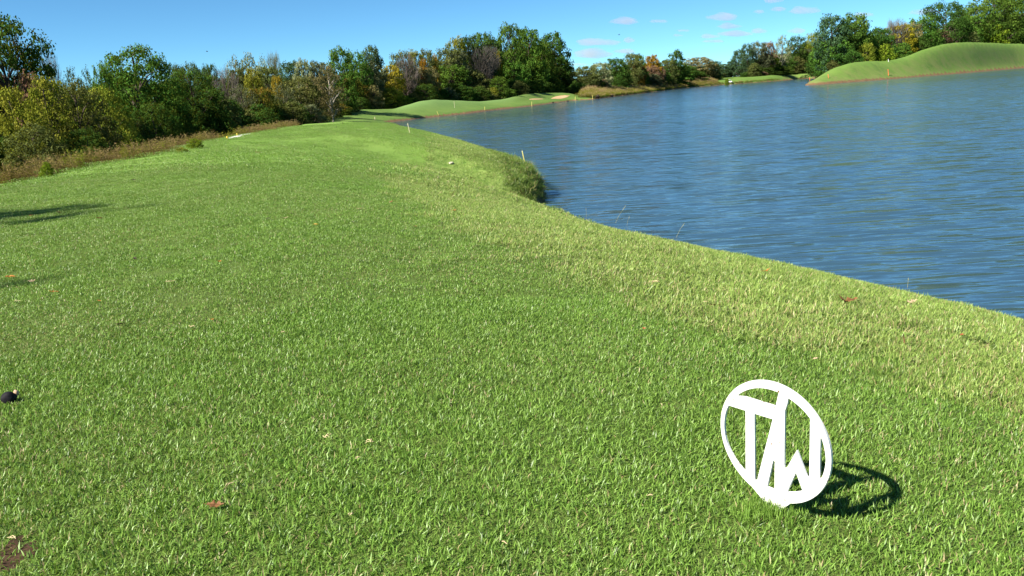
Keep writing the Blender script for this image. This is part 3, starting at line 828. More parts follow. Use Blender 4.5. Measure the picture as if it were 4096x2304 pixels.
WOOD_LEFT = 'trees of the wood along the left side of the tee'
WOOD_GREEN = 'trees of the grove behind the far green'
WOOD_FAR = 'trees along the far shore of the lake'
WOOD_HILL = 'trees behind the grassy hill across the lake'
n_tree = [0]
FRONT_X = [1335, 1380, 1490, 1560, 1700, 1800, 1900, 2000, 2100, 2200, 2300]
FRONT_D = [92, 118, 127, 131, 141, 153, 159, 165, 181, 203, 211]
def tree(x, top, w, d, shape, leaf, label, group, cat='tree', name=None, white=False, base=None, spin=None):
    """a tree whose crown is seen at column x, its top at row top and W pixels wide (4096 px photograph), D metres away"""
    n_tree[0] += 1
    i = n_tree[0]
    if group == WOOD_GREEN or (group == WOOD_LEFT and x > 1335):      # these stand behind the mounds of the far green
        d = float(np.interp(x, FRONT_X, FRONT_D)) + (0 if shape == 'shrub' else 7 + max(0, d - 130) * 0.3)
    elif group == WOOD_FAR and base is None:
        off = ({True: 27, False: 34} if x < 2850 else {True: 12, False: 22})[shape == 'shrub'] + max(0, d - 235) * (0.35 if d < 260 else 0.0)
        d = float(np.interp(x, [2287, 2375, 2472, 2608, 2705, 2782, 2840, 2899, 3000, 3128, 3200, 3290], [182, 184, 208, 249, 296, 338, 356, 400, 390, 412, 462, 474])) + off
    elif group == WOOD_HILL:
        d = float(np.interp(x, [3225, 3300, 3426, 3553, 3723, 3894, 4096, 4300], [250, 262, 278, 296, 326, 360, 416, 460])) + (0 if shape == 'shrub' else 14)
    v = ray(x, top); k = d / math.hypot(v[0], v[1])
    bx, by = v[0] * k, v[1] * k
    bz = ground_z(bx, by) if base is None else base
    bz = max(bz, WATER_Z + 0.1)
    height = EYE + v[2] * k - bz
    width = w * d / FPX * (1.0 if shape == 'shrub' or w > 250 else 1.16)
    fine = (w > 150)
    pr = protos(shape, fine)
    crown, trunk = pr[i % len(pr)]
    nm = name or ('shrub' if shape == 'shrub' else 'tree')
    root = thing(nm, (bx, by, bz - 0.05), label, cat if shape != 'shrub' else ('shrub' if cat == 'tree' else cat), group)
    root.rotation_euler = (0, 0, (i * 2.399 if spin is None else spin))
    for part, me, mt in (('trunk', trunk, WHITE_BARK if white else BARK), ('crown', crown, LEAF[leaf])):
        o = put(part, me, root)
        o.scale = (width, width, height)
        o.material_slots[0].link = 'OBJECT'
        o.material_slots[0].material = mt
    return root

T = tree
# --- the wood along the left side, from the left edge of the picture to the far end of the lawn
G = WOOD_LEFT
T(-45, 30, 330, 42, 'round', 'dark', 'dark leafy tree cut off by the left edge of the picture', G)
T(40, 128, 130, 43, 'sparse', 'mixed', 'thin rust tinged tree under the dark tree at the left edge', G)
T(30, 330, 230, 27, 'shrub', 'yellowgreen', 'yellow green bush in the bottom left corner of the wood', G)
T(105, 262, 150, 40, 'shrub', 'russet', 'dark red shrub showing above the yellow green bushes at far left', G)
T(165, 285, 230, 30, 'shrub', 'yellowgreen', 'large yellow green bush in front of the bare twig tree', G)
T(290, 300, 240, 31, 'shrub', 'olive', 'olive yellow bush left of the tall maple like tree', G)
T(395, 330, 200, 33, 'shrub', 'yellowgreen', 'yellow green bush at the foot of the tall leafy tree on the left', G)
T(120, 480, 260, 24, 'shrub', 'olive', 'low shaded bush at the far left beside the dry weeds', G)
T(330, 500, 230, 27, 'shrub', 'dark', 'low dark bush under the yellow green bushes', G)
T(185, 205, 70, 44, 'bare', 'twig', 'bare twig tree sticking up over the yellow green bushes', G)
T(275, 262, 70, 75, 'sparse', 'blue', 'small hazy grey green tree left of its twin behind the bushes', G)
T(335, 260, 70, 76, 'sparse', 'blue', 'hazy grey green tree touching the tall leafy tree on its left', G)
T(525, 172, 300, 50, 'round', 'green', 'tall broad sunlit green tree standing highest on the left', G)
T(395, 240, 70, 47, 'oval', 'green', 'narrow side spire of leaves left of the tall broad tree', G)
T(600, 400, 200, 44, 'shrub', 'dark', 'dark bush low between the tall broad tree and the round dark tree', G)
T(470, 480, 190, 38, 'shrub', 'green', 'green bush low at the foot of the tall broad tree', G)
T(745, 268, 270, 55, 'round', 'dark', 'big rounded dark green tree with a deep shaded side', G)
T(860, 350, 170, 60, 'shrub', 'dark', 'dark shaded bush against the right side of the rounded dark tree', G)
T(650, 300, 90, 58, 'shrub', 'yellowgreen', 'yellowish bush between the tall broad tree and the rounded dark tree', G)
T(690, 248, 60, 88, 'oval', 'blue', 'small blue green tree just left above the rounded dark tree', G)
T(750, 238, 75, 90, 'oval', 'blue', 'blue green tree peeping over the middle of the rounded dark tree', G)
T(800, 255, 70, 86, 'round', 'blue', 'blue green tree over the right shoulder of the rounded dark tree', G)
T(890, 268, 125, 68, 'bare', 'twig', 'grey leafless tree right of the rounded dark tree', G)
T(835, 248, 50, 92, 'round', 'dark', 'small dark tree behind the left side of the grey leafless tree', G)
T(930, 214, 75, 104, 'sparse', 'pale', 'leftmost of the pale thin topped trees on the left skyline', G)
T(990, 204, 95, 106, 'sparse', 'pale', 'tallest of the pale thin topped trees on the left skyline', G)
T(1042, 216, 60, 104, 'sparse', 'pale', 'rightmost small one of the pale thin topped trees', G)
T(1092, 206, 58, 112, 'bare', 'tan', 'pale bare spire of a tree alone on the left skyline', G)
T(945, 258, 85, 84, 'round', 'olive', 'olive tree below the leftmost pale thin topped tree', G)
T(1005, 262, 80, 80, 'round', 'yellowgreen', 'yellow green tree below the tallest pale thin topped tree', G)
T(1065, 252, 105, 86, 'round', 'olive', 'mottled dark olive tree below the pale bare spire', G)
T(1155, 231, 95, 98, 'round', 'blue', 'dark bluish green round tree right of the pale bare spire', G)
T(1106, 296, 50, 76, 'round', 'yellow', 'small bright yellow tree top in the middle of the left wood', G)
T(960, 330, 120, 66, 'sparse', 'grey', 'dull grey green tree in front of the grey leafless tree', G)
T(1035, 345, 110, 68, 'oval', 'mixed', 'brownish tree with rust patches in the middle of the left wood', G)
T(1125, 325, 115, 72, 'sparse', 'grey', 'thin greyish tree just below the small yellow tree top', G)
T(1205, 228, 70, 96, 'oval', 'pale', 'pale yellow green pointed tree right of the bluish round tree', G)
T(1268, 232, 110, 98, 'round', 'grey', 'broad grey olive tree left of the tall dark yellow green tree', G)
T(1190, 300, 125, 80, 'oval', 'olive', 'olive tree leaning out in front of the pale pointed tree', G)
T(1250, 290, 110, 82, 'sparse', 'tan', 'tan leaved thin tree left of the white trunk', G)
T(1308, 255, 110, 84, 'sparse', 'tan', 'nearly bare tree with a tall whitish trunk', G, white=True)
T(1165, 400, 130, 70, 'shrub', 'olive', 'olive bush low in front of the thin greyish tree', G)
T(1240, 410, 110, 78, 'shrub', 'grey', 'greyish bush low to the left of the whitish trunk', G)
T(1060, 425, 130, 64, 'shrub', 'dark', 'dark bush low under the tree with rust patches', G)
T(950, 430, 150, 60, 'shrub', 'dark', 'dark shaded bush low under the dull grey green tree', G)
T(1352, 182, 105, 104, 'oval', 'green', 'tall dark yellow green tree, taller one of the pair', G)
T(1420, 200, 90, 106, 'oval', 'green', 'right hand partner of the tall dark yellow green tree', G)
T(1482, 174, 85, 118, 'round', 'blue', 'dark round topped tree at the right end of the left wood', G)
T(1387, 305, 120, 92, 'oval', 'mixed', 'green tree turning rust at its top below the tall pair', G)
T(1470, 245, 130, 100, 'oval', 'grey', 'grey green rounded tree below the dark round topped tree', G)
T(1360, 410, 80, 88, 'shrub', 'mixed', 'rust tinged bush at the foot of the green tree turning rust', G)
T(1440, 385, 90, 96, 'shrub', 'dark', 'dark bush low under the grey green rounded tree', G)
T(774, 542, 70, 19.5, 'shrub', 'lime', 'bright green leafy plant at the lawn edge left of the pale path', G, 'plant', 'leafy_plant')
T(722, 578, 50, 17.5, 'shrub', 'yellowgreen', 'yellowish leafy plant just left of the bright green one', G, 'plant', 'leafy_plant')
T(178, 630, 52, 13.5, 'shrub', 'lime', 'small bright green plant among the dry weeds at far left', G, 'plant', 'leafy_plant')
# --- the grove behind the far green
G = WOOD_GREEN
T(1490, 335, 80, 104, 'shrub', 'tan', 'tan bush at the left end of the grove behind the green', G)
T(1560, 256, 95, 112, 'round', 'yellow', 'bright yellow topped tree at the left end of the grove', G)
T(1562, 345, 110, 106, 'shrub', 'yellowgreen', 'yellow green bush at the foot of the yellow topped tree', G)
T(1618, 378, 70, 110, 'shrub', 'lime', 'small bright yellow green bush on the grass edge left in the grove', G)
T(1600, 193, 85, 142, 'oval', 'olive', 'olive green tree on the skyline above the yellow topped tree', G)
T(1655, 194, 65, 144, 'oval', 'yellowgreen', 'yellowish skyline tree next to a small orange tree', G)
T(1702, 192, 75, 146, 'oval', 'olive', 'olive skyline tree right of the small orange tree', G)
T(1690, 226, 34, 132, 'oval', 'orange', 'small bright orange tree on the left slope of the grove', G)
T(1738, 211, 30, 134, 'oval', 'orange', 'tiny orange tree top near the pale feathery tree', G)
T(1622, 215, 95, 122, 'bare', 'twig', 'grey leafless tree with white limbs behind the yellow topped tree', G)
T(1695, 262, 100, 124, 'round', 'tan', 'tan and olive rounded tree below the small orange tree', G)
T(1700, 330, 110, 116, 'shrub', 'dark', 'dark green bush right of the small bright bush', G)
T(1655, 390, 70, 112, 'shrub', 'dark', 'low dark bush on the grass edge left of the first mound', G)
T(1790, 180, 110, 148, 'oval', 'olive', 'feathery olive tree on the rising skyline of the grove', G)
T(1822, 140, 80, 156, 'oval', 'yellowgreen', 'yellow olive tree top left of the dark skyline trees', G)
T(1870, 128, 90, 158, 'round', 'dark', 'left one of the two dark trees on the high skyline', G)
T(1932, 122, 110, 160, 'round', 'dark', 'right one of the two dark trees on the high skyline', G)
T(1825, 200, 100, 140, 'oval', 'grey', 'grey green feathery tree left of the big grey leafless tree', G)
T(1800, 250, 140, 134, 'round', 'green', 'light green rounded tree above the middle mound', G)
T(1880, 275, 130, 134, 'round', 'olive', 'dull green rounded tree beneath the big grey leafless tree', G)
T(1932, 180, 135, 138, 'vase', 'stem', 'big grey leafless tree with several dark stems in the grove', G)
T(1960, 150, 90, 156, 'oval', 'green', 'green tree directly behind the big grey leafless tree', G)
T(1986, 196, 36, 144, 'oval', 'yellow', 'small golden yellow tree right of the big grey leafless tree', G)
T(2035, 84, 105, 166, 'oval', 'green', 'tallest tree of the grove with a pointed top', G)
T(2105, 98, 125, 166, 'round', 'green', 'large round tree just right of the tallest tree', G)
T(2205, 124, 130, 172, 'round', 'dark', 'dark tall tree at the right end of the grove', G)
T(2160, 160, 110, 164, 'round', 'green', 'sunlit green tree between the large round and the dark tall tree', G)
T(2050, 240, 110, 150, 'round', 'green', 'mid height green tree under the tallest tree', G)
T(2125, 225, 110, 158, 'round', 'lime', 'bright leaved tree in the middle right of the grove', G)
T(2195, 260, 110, 164, 'round', 'dark', 'dark lower tree beneath the dark tall tree', G)
T(2272, 262, 56, 176, 'oval', 'dark', 'narrow dark tree hanging out at the right end of the grove', G)
T(2300, 318, 44, 188, 'shrub', 'dark', 'small dark bush at the right foot of the grove', G)
T(1995, 300, 90, 146, 'shrub', 'green', 'green bush right of the leafless tree stems', G)
T(2070, 318, 90, 152, 'shrub', 'olive', 'olive bush in the middle of the grove edge', G)
T(1790, 345, 90, 132, 'shrub', 'grey', 'grey green bush at the top of the middle mound', G)
T(1800, 365, 40, 130, 'shrub', 'lime', 'small lime coloured bush above the flag pin', G)
T(1855, 350, 90, 138, 'shrub', 'green', 'green bush in the dip right of the middle mound', G)
T(1915, 340, 90, 142, 'shrub', 'dark', 'dark bush under the stems of the big grey leafless tree', G)
T(1972, 345, 60, 146, 'shrub', 'yellowgreen', 'yellowish bush by the dark stems in the grove', G)
T(2025, 350, 90, 150, 'shrub', 'green', 'low green bush where the grass mound begins to rise', G)
T(2140, 320, 90, 172, 'shrub', 'green', 'low green bush behind the bunker mound on its left', G)
T(2200, 325, 70, 184, 'shrub', 'dark', 'low dark bush behind the bunker mound', G)
T(2222, 300, 60, 188, 'shrub', 'yellowgreen', 'yellow green bush behind the right end of the bunker', G)
# --- the far shore
G = WOOD_FAR
T(2338, 262, 110, 225, 'round', 'olive', 'rounded olive tree at the left end of the far shore', G)
T(2398, 246, 95, 232, 'round', 'pale', 'pale olive round tree second from the left on the far shore', G)
T(2462, 226, 95, 236, 'round', 'dark', 'dark green round tree left of the rust coloured trees', G)
T(2418, 312, 42, 216, 'shrub', 'russet', 'brown pyramid shaped shrub in the tan weeds', G)
T(2372, 345, 26, 190, 'shrub', 'yellowgreen', 'small yellow green bush leaning at the end of the far lawn', G)
T(2470, 300, 90, 226, 'shrub', 'dark', 'dark green bush behind the brown shrub', G)
T(2528, 206, 85, 240, 'oval', 'olive', 'olive tree with a wispy top on the far shore', G)
T(2556, 214, 50, 246, 'oval', 'green', 'dark green tree top right of the wispy olive tree', G)
T(2552, 248, 50, 234, 'oval', 'rust', 'reddish brown tree behind the orange rust tree', G)
T(2560, 290, 46, 224, 'shrub', 'orange', 'orange rust tree standing low by the tan weeds', G)
T(2520, 305, 70, 226, 'shrub', 'olive', 'olive bush left of the orange rust tree', G)
T(2607, 213, 62, 240, 'round', 'orange', 'orange topped round tree in the middle of the far shore', G)
T(2608, 258, 70, 234, 'round', 'russet', 'pinkish brown tree under the orange topped tree', G)
T(2612, 292, 84, 226, 'shrub', 'grey', 'grey bush right of the orange rust tree', G)
T(2648, 262, 40, 238, 'shrub', 'russet', 'small reddish bush between the grey bush and the leaning tree', G)
T(2690, 192, 84, 238, 'lean', 'dark', 'tall dark tree leaning to the right on the far shore', G, spin=0.0)
T(2668, 235, 80, 232, 'oval', 'olive', 'olive tree under the leaning tree', G)
T(2715, 248, 110, 230, 'shrub', 'green', 'wide green bushy tree below the leaning tree', G)
T(2796, 226, 120, 242, 'round', 'tan', 'wide brownish olive tree right of the leaning tree', G)
T(2775, 280, 110, 236, 'shrub', 'dark', 'dark base bush under the wide brownish tree', G)
T(2855, 240, 66, 330, 'round', 'blue', 'dark bluish tree right of the wide brownish tree', G)
T(2893, 254, 60, 340, 'round', 'blue', 'small dark bluish tree above the pale green lawn', G)
T(2926, 240, 44, 350, 'round', 'blue', 'small round tree at the left foot of the taller right wood', G)
T(2839, 279, 50, 245, 'willow', 'pale', 'pale weeping willow on the far shore', G, 'tree', 'willow_tree')
T(2915, 277, 48, 330, 'willow', 'olive', 'olive weeping willow behind the white cart', G, 'tree', 'willow_tree')
T(2882, 297, 18, 330, 'shrub', 'dark', 'tiny dark cone bush left of the white cart', G)
T(2908, 312, 20, 302, 'shrub', 'lime', 'small lime bush at the water edge beside the white cart', G, base=-2.0)
T(2692, 333, 30, 226, 'shrub', 'lime', 'bright yellow green bush at the water edge in the weeds', G)
T(2955, 196, 56, 425, 'oval', 'blue', 'bluish tree at the left end of the taller right wood', G)
T(2990, 171, 46, 430, 'oval', 'blue', 'pointed bluish tree second in the taller right wood', G)
T(3036, 160, 66, 424, 'oval', 'grey', 'pale olive tree with a knobbly top in the right wood', G)
T(3076, 163, 46, 426, 'oval', 'russet', 'brownish narrow tree left of the pale tall tree', G)
T(3130, 138, 62, 430, 'sparse', 'pale', 'palest tall tree of the right wood', G, white=True)
T(3190, 137, 66, 430, 'oval', 'dark', 'dark tall tree right of the palest tall tree', G)
T(3018, 248, 60, 402, 'shrub', 'olive', 'dark olive bush standing out in front of the right wood', G)
T(3085, 222, 62, 405, 'round', 'lime', 'bright green tree with a visible trunk in front of the right wood', G)
T(3052, 285, 40, 408, 'shrub', 'russet', 'small brown bush left of the bright green tree', G)
T(3140, 262, 70, 412, 'shrub', 'green', 'green bush right of the bright green tree', G)
T(3188, 222, 80, 418, 'shrub', 'olive', 'olive bushy tree below the dark tall tree', G)
T(3240, 212, 76, 420, 'shrub', 'dark', 'dark bushy tree left of the yellow tree', G)
T(3225, 190, 44, 428, 'oval', 'grey', 'thin grey tree behind the dark bushy tree', G)
T(3252, 128, 52, 428, 'oval', 'yellowgreen', 'yellow tree with an orange tip left of the great dark tree', G)
T(3290, 250, 34, 402, 'shrub', 'orange', 'small orange shrub where the hill grass begins', G)
# --- behind the grassy hill
G = WOOD_HILL
T(3330, 52, 110, 300, 'oval', 'blue', 'great bluish green tree at the left end behind the hill', G)
T(3420, 48, 120, 300, 'oval', 'green', 'great green tree second behind the hill', G)
T(3330, 150, 120, 268, 'round', 'green', 'green tree in front of the great bluish green tree', G)
T(3395, 80, 120, 280, 'oval', 'dark', 'dark green tree between the two great trees', G)
T(3470, 110, 100, 285, 'round', 'green', 'green tree right of the two great trees', G)
T(3525, 100, 90, 310, 'oval', 'dark', 'dark pointed tree left of the yellow tree behind the hill', G)
T(3470, 165, 70, 262, 'shrub', 'yellowgreen', 'yellow green bush on the slope left of the hill', G)
T(3410, 190, 90, 258, 'shrub', 'dark', 'dark bush behind the low saddle of the hill', G)
T(3540, 170, 90, 262, 'shrub', 'lime', 'light green bush behind the saddle by the white post', G)
T(3600, 92, 130, 285, 'round', 'yellow', 'yellow leaved round tree behind the hill', G)
T(3580, 74, 80, 330, 'bare', 'twig', 'bare grey tree behind the yellow leaved tree', G)
T(3645, 82, 80, 315, 'oval', 'tan', 'tan tree right of the yellow leaved tree', G)
T(3610, 165, 100, 268, 'shrub', 'green', 'green bush under the yellow leaved tree', G)
T(3690, 60, 110, 300, 'oval', 'green', 'green tree left of the towering dark tree', G)
T(3785, 0, 165, 312, 'oval', 'dark', 'towering dark tree left of the gap behind the hill', G)
T(3680, 140, 90, 280, 'shrub', 'dark', 'dark bush above the left slope of the big hill', G)
T(3760, 110, 90, 285, 'sparse', 'russet', 'thin russet tree under the towering dark tree', G)
T(3805, 90, 90, 290, 'sparse', 'grey', 'thin pale stemmed tree under the towering dark tree', G, white=True)
T(3860, 55, 120, 310, 'round', 'green', 'green tree filling the gap over the hill top', G)
T(3905, 10, 130, 330, 'oval', 'green', 'tall green tree in the top right of the picture', G)
T(3985, -30, 180, 330, 'round', 'green', 'huge green tree cut by the top edge of the picture', G)
T(4090, -60, 190, 320, 'round', 'dark', 'huge dark tree cut by the right edge of the picture', G)
T(3965, 85, 130, 306, 'shrub', 'lime', 'bright green bushy tree just over the hill top', G)
T(4060, 95, 130, 316, 'shrub', 'dark', 'dark bushy tree at the right edge over the hill', G)
T(3885, 120, 90, 300, 'shrub', 'olive', 'olive bush on the crest of the hill', G)

# --- the mass of the wood behind the front trees, and what stands beyond the left edge of the picture
fill_protos = []
for shape, leaf, i in (('round', 'dark', 0), ('round', 'olive', 1), ('oval', 'dark', 0), ('oval', 'green', 1), ('shrub', 'dark', 0), ('shrub', 'dark', 1), ('shrub', 'olive', 2)):
    me = protos(shape, False)[i][0].copy()
    me.materials[0] = LEAF[leaf]
    fill_protos.append(me)
g = np.random.default_rng(77)
pts, sc, wh = [], [], []
def fill(x, d, top, wpx, kinds):
    v = ray(x, top); k = d / math.hypot(v[0], v[1])
    bx, by = v[0] * k, v[1] * k
    bz = max(ground_z(bx, by), WATER_Z + 0.1)
    h = max(EYE + v[2] * k - bz, 0.8)
    pts.append((bx, by, bz - 0.1)); sc.append((wpx * d / FPX, wpx * d / FPX, h)); wh.append(int(g.choice(kinds)))
sky_x = [-200, 60, 250, 360, 480, 620, 800, 950, 1150, 1300, 1480, 1560, 1700, 1850, 2050, 2200, 2270, 2330, 2450, 2560, 2700, 2800, 2880, 2960, 3050, 3200, 3330, 3500, 3650, 3800, 4000, 4300]
sky_y = [260, 300, 330, 340, 280, 330, 330, 300, 300, 300, 290, 300, 260, 220, 180, 190, 300, 310, 275, 260, 260, 262, 275, 262, 225, 200, 150, 150, 150, 100, 60, 40]
for x in np.arange(-200, 4300, 26):
    top = float(np.interp(x, sky_x, sky_y)) + g.uniform(-14, 18)
    dd = float(np.interp(x, [-200, 0, 400, 900, 1400, 1560, 1960, 2200, 2300, 2450, 2608, 2782, 2899, 3000, 3128, 3250, 3330, 3553, 3723, 3894, 4096, 4300], [40, 42, 60, 95, 130, 160, 185, 222, 232, 240, 290, 380, 440, 440, 460, 515, 300, 330, 350, 390, 440, 485]))
    fill(x, dd + g.uniform(0, 10), top, g.uniform(90, 130), [0, 1, 2, 3])
    dl_ = float(np.interp(x, [-200, 0, 300, 600, 900, 1200, 1400, 1500, 1700, 1960, 2100, 2230], [23, 26, 31, 46, 56, 74, 121, 130, 143, 164, 184, 208]))
    if x < 2230:
        base_y = float(np.interp(x, [0, 331, 600, 900, 1200, 1500, 1650, 1790, 1950, 2100, 2230], [700, 640, 590, 520, 480, 425, 415, 385, 390, 372, 360]))
        fill(x + g.uniform(-12, 12), dl_ + g.uniform(0, 4), base_y - g.uniform(60, 130) * np.interp(x, [0, 900, 1500], [1.6, 1.2, 0.5]), g.uniform(90, 150), [4, 4, 5, 6])
for x in np.arange(2250, 4250, 24):
    shore_d = float(np.interp(x, [2250, 2340, 2375, 2472, 2608, 2705, 2782, 2840, 2899, 3000, 3128, 3200, 3290, 3330, 3426, 3553, 3723, 3894, 4096, 4300], [208, 208, 200, 224, 266, 312, 354, 374, 418, 404, 428, 478, 490, 275, 290, 308, 338, 372, 428, 472]))
    by_ = float(np.interp(x, [2250, 2400, 2600, 2800, 3000, 3200, 3300, 3500, 3850, 4100], [365, 355, 345, 325, 302, 285, 270, 240, 165, 170]))
    if 2870 < x < 2990: continue
    fill(x + g.uniform(-8, 8), shore_d + (15 if 2340 < x < 2860 else 0) + g.uniform(0, 5), by_ - g.uniform(14, 44), g.uniform(50, 80), [4, 5, 6])
# beyond the left edge of the picture: their shadows reach into it
for bx, by, h, w_ in ((-16.4, -0.5, 14.6, 3.2), (-14.0, -3.5, 13.45, 2.2), (-24, 8, 7, 7), (-32, 14, 7.5, 8), (-22, 3, 8, 6), (-36, 20, 8, 9), (-33, 9, 8, 9), (-42, 28, 9, 10), (-50, 40, 10, 12), (-25, -6, 12, 10), (-56, 32, 12, 12)):
    pts.append((bx, by, ground_z(bx, by) - 0.1)); sc.append((w_, w_, h)); wh.append(int(g.choice([0, 1, 2, 3])))
n = len(pts)
tag(scatter('woodland', np.array(pts), np.c_[np.zeros(n), np.zeros(n), g.uniform(0, 6.28, n)], np.array(sc), np.array(wh), np.zeros(n), np.zeros(n), fill_protos),
    'dense woodland massed behind and under the front trees', 'wood', kind='stuff')
# ------------------------------------------------------------------ the white tee marker: a ring with the letters T and W cast in it
def prism(poly, y0, y1):
    """a flat outline (u, v) given thickness along y"""
    n = len(poly)
    V = [(p[0], y0, p[1]) for p in poly] + [(p[0], y1, p[1]) for p in poly]
    return V, n
def plate(name, outline, y0, y1, mat, parent, bevel=0.0007):
    bm = bmesh.new()
    f = [bm.verts.new((p[0], y0, p[1])) for p in outline]
    face = bm.faces.new(f)
    r = bmesh.ops.extrude_face_region(bm, geom=[face])
    bmesh.ops.translate(bm, verts=[v for v in r['geom'] if isinstance(v, bmesh.types.BMVert)], vec=(0, y1 - y0, 0))
    bmesh.ops.recalc_face_normals(bm, faces=bm.faces)
    if bevel: bmesh.ops.bevel(bm, geom=[e for e in bm.edges], offset=bevel, segments=1, affect='EDGES', clamp_overlap=True)
    bmesh.ops.triangulate(bm, faces=[q for q in bm.faces if len(q.verts) > 4])
    me = bpy.data.meshes.new(name); bm.to_mesh(me); bm.free()
    me.materials.append(mat)
    return put(name, me, parent)

t = NT('chipped_white_paint')
P = t.n('ShaderNodeTexCoord').outputs['Object']
chips = t.ramp(t.noise(120, 3, 0.55, P), [(0.655, 0.0), (0.675, 1.0)])
rust = t.mix(t.ramp(t.noise(200, 2, 0.6, P), [(0.4, 0.0), (0.6, 1.0)]), (0.42, 0.22, 0.06), (0.16, 0.09, 0.05))
base = t.mix(t.ramp(t.noise(25, 4, 0.6, P), [(0.3, 0.0), (0.7, 1.0)]), (0.66, 0.66, 0.64), (0.80, 0.80, 0.79))
PAINT = t.finish(t.bsdf(t.mix(chips, base, rust), 0.45, 0.4, t.bump(t.noise(300, 3, 0.6, P), 0.15, 0.0006)))

MR = 0.12
MC = Vector((3.93093862 * MR, 11.60676116 * MR, -5.58665441 * MR + EYE))
mu = Vector((0.60347894, -0.79737894, 0.0)); mn = Vector((-0.79715696, -0.60331094, -0.02359415)).normalized(); mw = mn.cross(mu)
marker = thing('tee_marker', MC, 'white painted metal tee marker ring with cut out letters TW, stuck in the grass', 'tee marker')
marker.matrix_world = Matrix(((mu.x, -mn.x, mw.x, MC.x), (mu.y, -mn.y, mw.y, MC.y), (mu.z, -mn.z, mw.z, MC.z), (0, 0, 0, 1)))
TH = 0.0068
ang = [0, 20, 45, 70, 90, 120, 140, 165, 200, 225, 240, 262, 285, 300, 315, 340, 360]
rin = [0.910, 0.900, 0.872, 0.858, 0.866, 0.880, 0.893, 0.924, 0.930, 0.892, 0.872, 0.828, 0.812, 0.826, 0.842, 0.903, 0.910]
NS = 96
RV, RF = [], []
for i in range(NS):
    a = 360.0 * i / NS; c_, s_ = math.cos(math.radians(a)), math.sin(math.radians(a))
    ri = float(np.interp(a, ang, rin)); b_ = 0.006
    for rr_, yy in ((1 - b_, 0), (1, b_), (1, TH / MR - b_), (1 - b_, TH / MR), (ri + b_, TH / MR), (ri, TH / MR - b_), (ri, b_), (ri + b_, 0)):
        RV.append((c_ * rr_ * MR, yy * MR, s_ * rr_ * MR))
for i in range(NS):
    for k in range(8):
        RF.append((i * 8 + k, i * 8 + (k + 1) % 8, ((i + 1) % NS) * 8 + (k + 1) % 8, ((i + 1) % NS) * 8 + k))
ring = put('ring', mesh_from('ring', RV, RF, PAINT), marker)
LT = [(-0.75, 0.585), (-0.608, 0.598), (-0.519, 0.616), (0.046, 0.616), (-0.006, 0.382), (-0.338, 0.376), (-0.335, -0.86), (-0.508, -0.77), (-0.508, 0.378), (-0.87, 0.374)]
LW = [(0.098, 0.90), (0.098, 0.856), (0.049, 0.619), (-0.005, 0.382), (-0.29, -0.783), (-0.31, -0.90), (-0.106, -0.90), (-0.106, -0.854), (0.010, -0.317), (0.039, -0.326), (0.037, -0.80), (0.037, -0.90), (0.244, -0.89), (0.244, -0.823),
      (0.416, -0.383), (0.535, -0.647), (0.60, -0.71), (0.84, -0.40), (0.812, -0.314), (0.815, 0.312), (0.84, 0.40), (0.69, 0.63), (0.640, 0.60), (0.642, -0.35), (0.608, -0.39), (0.425, 0.002), (0.257, -0.354), (0.21, -0.386), (0.21, 0.327), (0.213, 0.586), (0.253, 0.716), (0.269, 0.813), (0.28, 0.88)]
for nm_, lt in (('letter', LT), ('letter', LW)):
    o = plate(nm_, [(a * MR, b * MR) for a, b in lt], 0.0005, TH - 0.0005, PAINT, marker)
SP = [(-0.44, -0.89), (-0.129, -1.13), (-0.02, -1.42), (0.06, -1.42), (0.188, -1.113), (0.34, -0.93)]
plate('spike', [(a * MR, b * MR) for a, b in SP], 0.0009, TH - 0.0009, PAINT, marker)

# ------------------------------------------------------------------ stakes
YPAINT = plain('faded_yellow_paint', (0.62, 0.55, 0.16), 0.7, 0.2, 0.15, 8)
PALEWOOD = plain('weathered_pale_wood', (0.55, 0.50, 0.32), 0.8, 0.2, 0.2, 8)
OPAINT = plain('orange_red_paint', (0.70, 0.14, 0.05), 0.6, 0.2, 0.12, 8)
GREYPOST = plain('grey_white_post', (0.6, 0.6, 0.58), 0.7, 0.2, 0.1, 8)
DARKPOST = plain('dark_post_paint', (0.05, 0.045, 0.035), 0.7, 0.2, 0.1, 8)
ROPE_TOP = plain('stake_cut_end', (0.60, 0.55, 0.30), 0.8, 0.1, 0.2, 20)
def stake(top, base, wpx, mat, label, group, name='stake', cat='stake', dist=None, cap=None):
    B = on_ground(*base) if dist is None else at_dist(base[0], base[1], dist)
    d = math.hypot(B.x, B.y)
    Tp = at_dist(top[0], top[1], d)
    w = wpx * d / FPX
    root = thing(name, B, label, cat, group)
    axis = Tp - B; L = axis.length
    root.rotation_euler = axis.to_track_quat('Z', 'Y').to_euler()
    bm = bmesh.new()
    bmesh.ops.create_cube(bm, size=1, matrix=Matrix.Translation((0, 0, L / 2 - 0.1)) @ Matrix.Diagonal((w, w * 0.6, L + 0.2, 1)))
    bmesh.ops.bevel(bm, geom=list(bm.edges), offset=w * 0.08, segments=1, affect='EDGES')
    me = bpy.data.meshes.new('post'); bm.to_mesh(me); bm.free(); me.materials.append(mat)
    put('post', me, root)
    bm = bmesh.new()
    bmesh.ops.create_cube(bm, size=1, matrix=Matrix.Translation((0, 0, L + w * 0.25)) @ Matrix.Diagonal((w * 1.02, w * 0.62, w * 0.5, 1)))
    for v in bm.verts:
        if v.co.z > L + w * 0.25: v.co.x *= 0.6; v.co.y *= 0.6
    me = bpy.data.meshes.new('cap'); bm.to_mesh(me); bm.free(); me.materials.append(cap or mat)
    put('cap', me, root)
    return root
GS = 'yellow stakes marking the water hazard'
stake((2089, 606), (2102, 664), 6.0, YPAINT, 'leaning yellow stake on the grassy point nearest the tee', GS, 'hazard_stake', cap=ROPE_TOP)
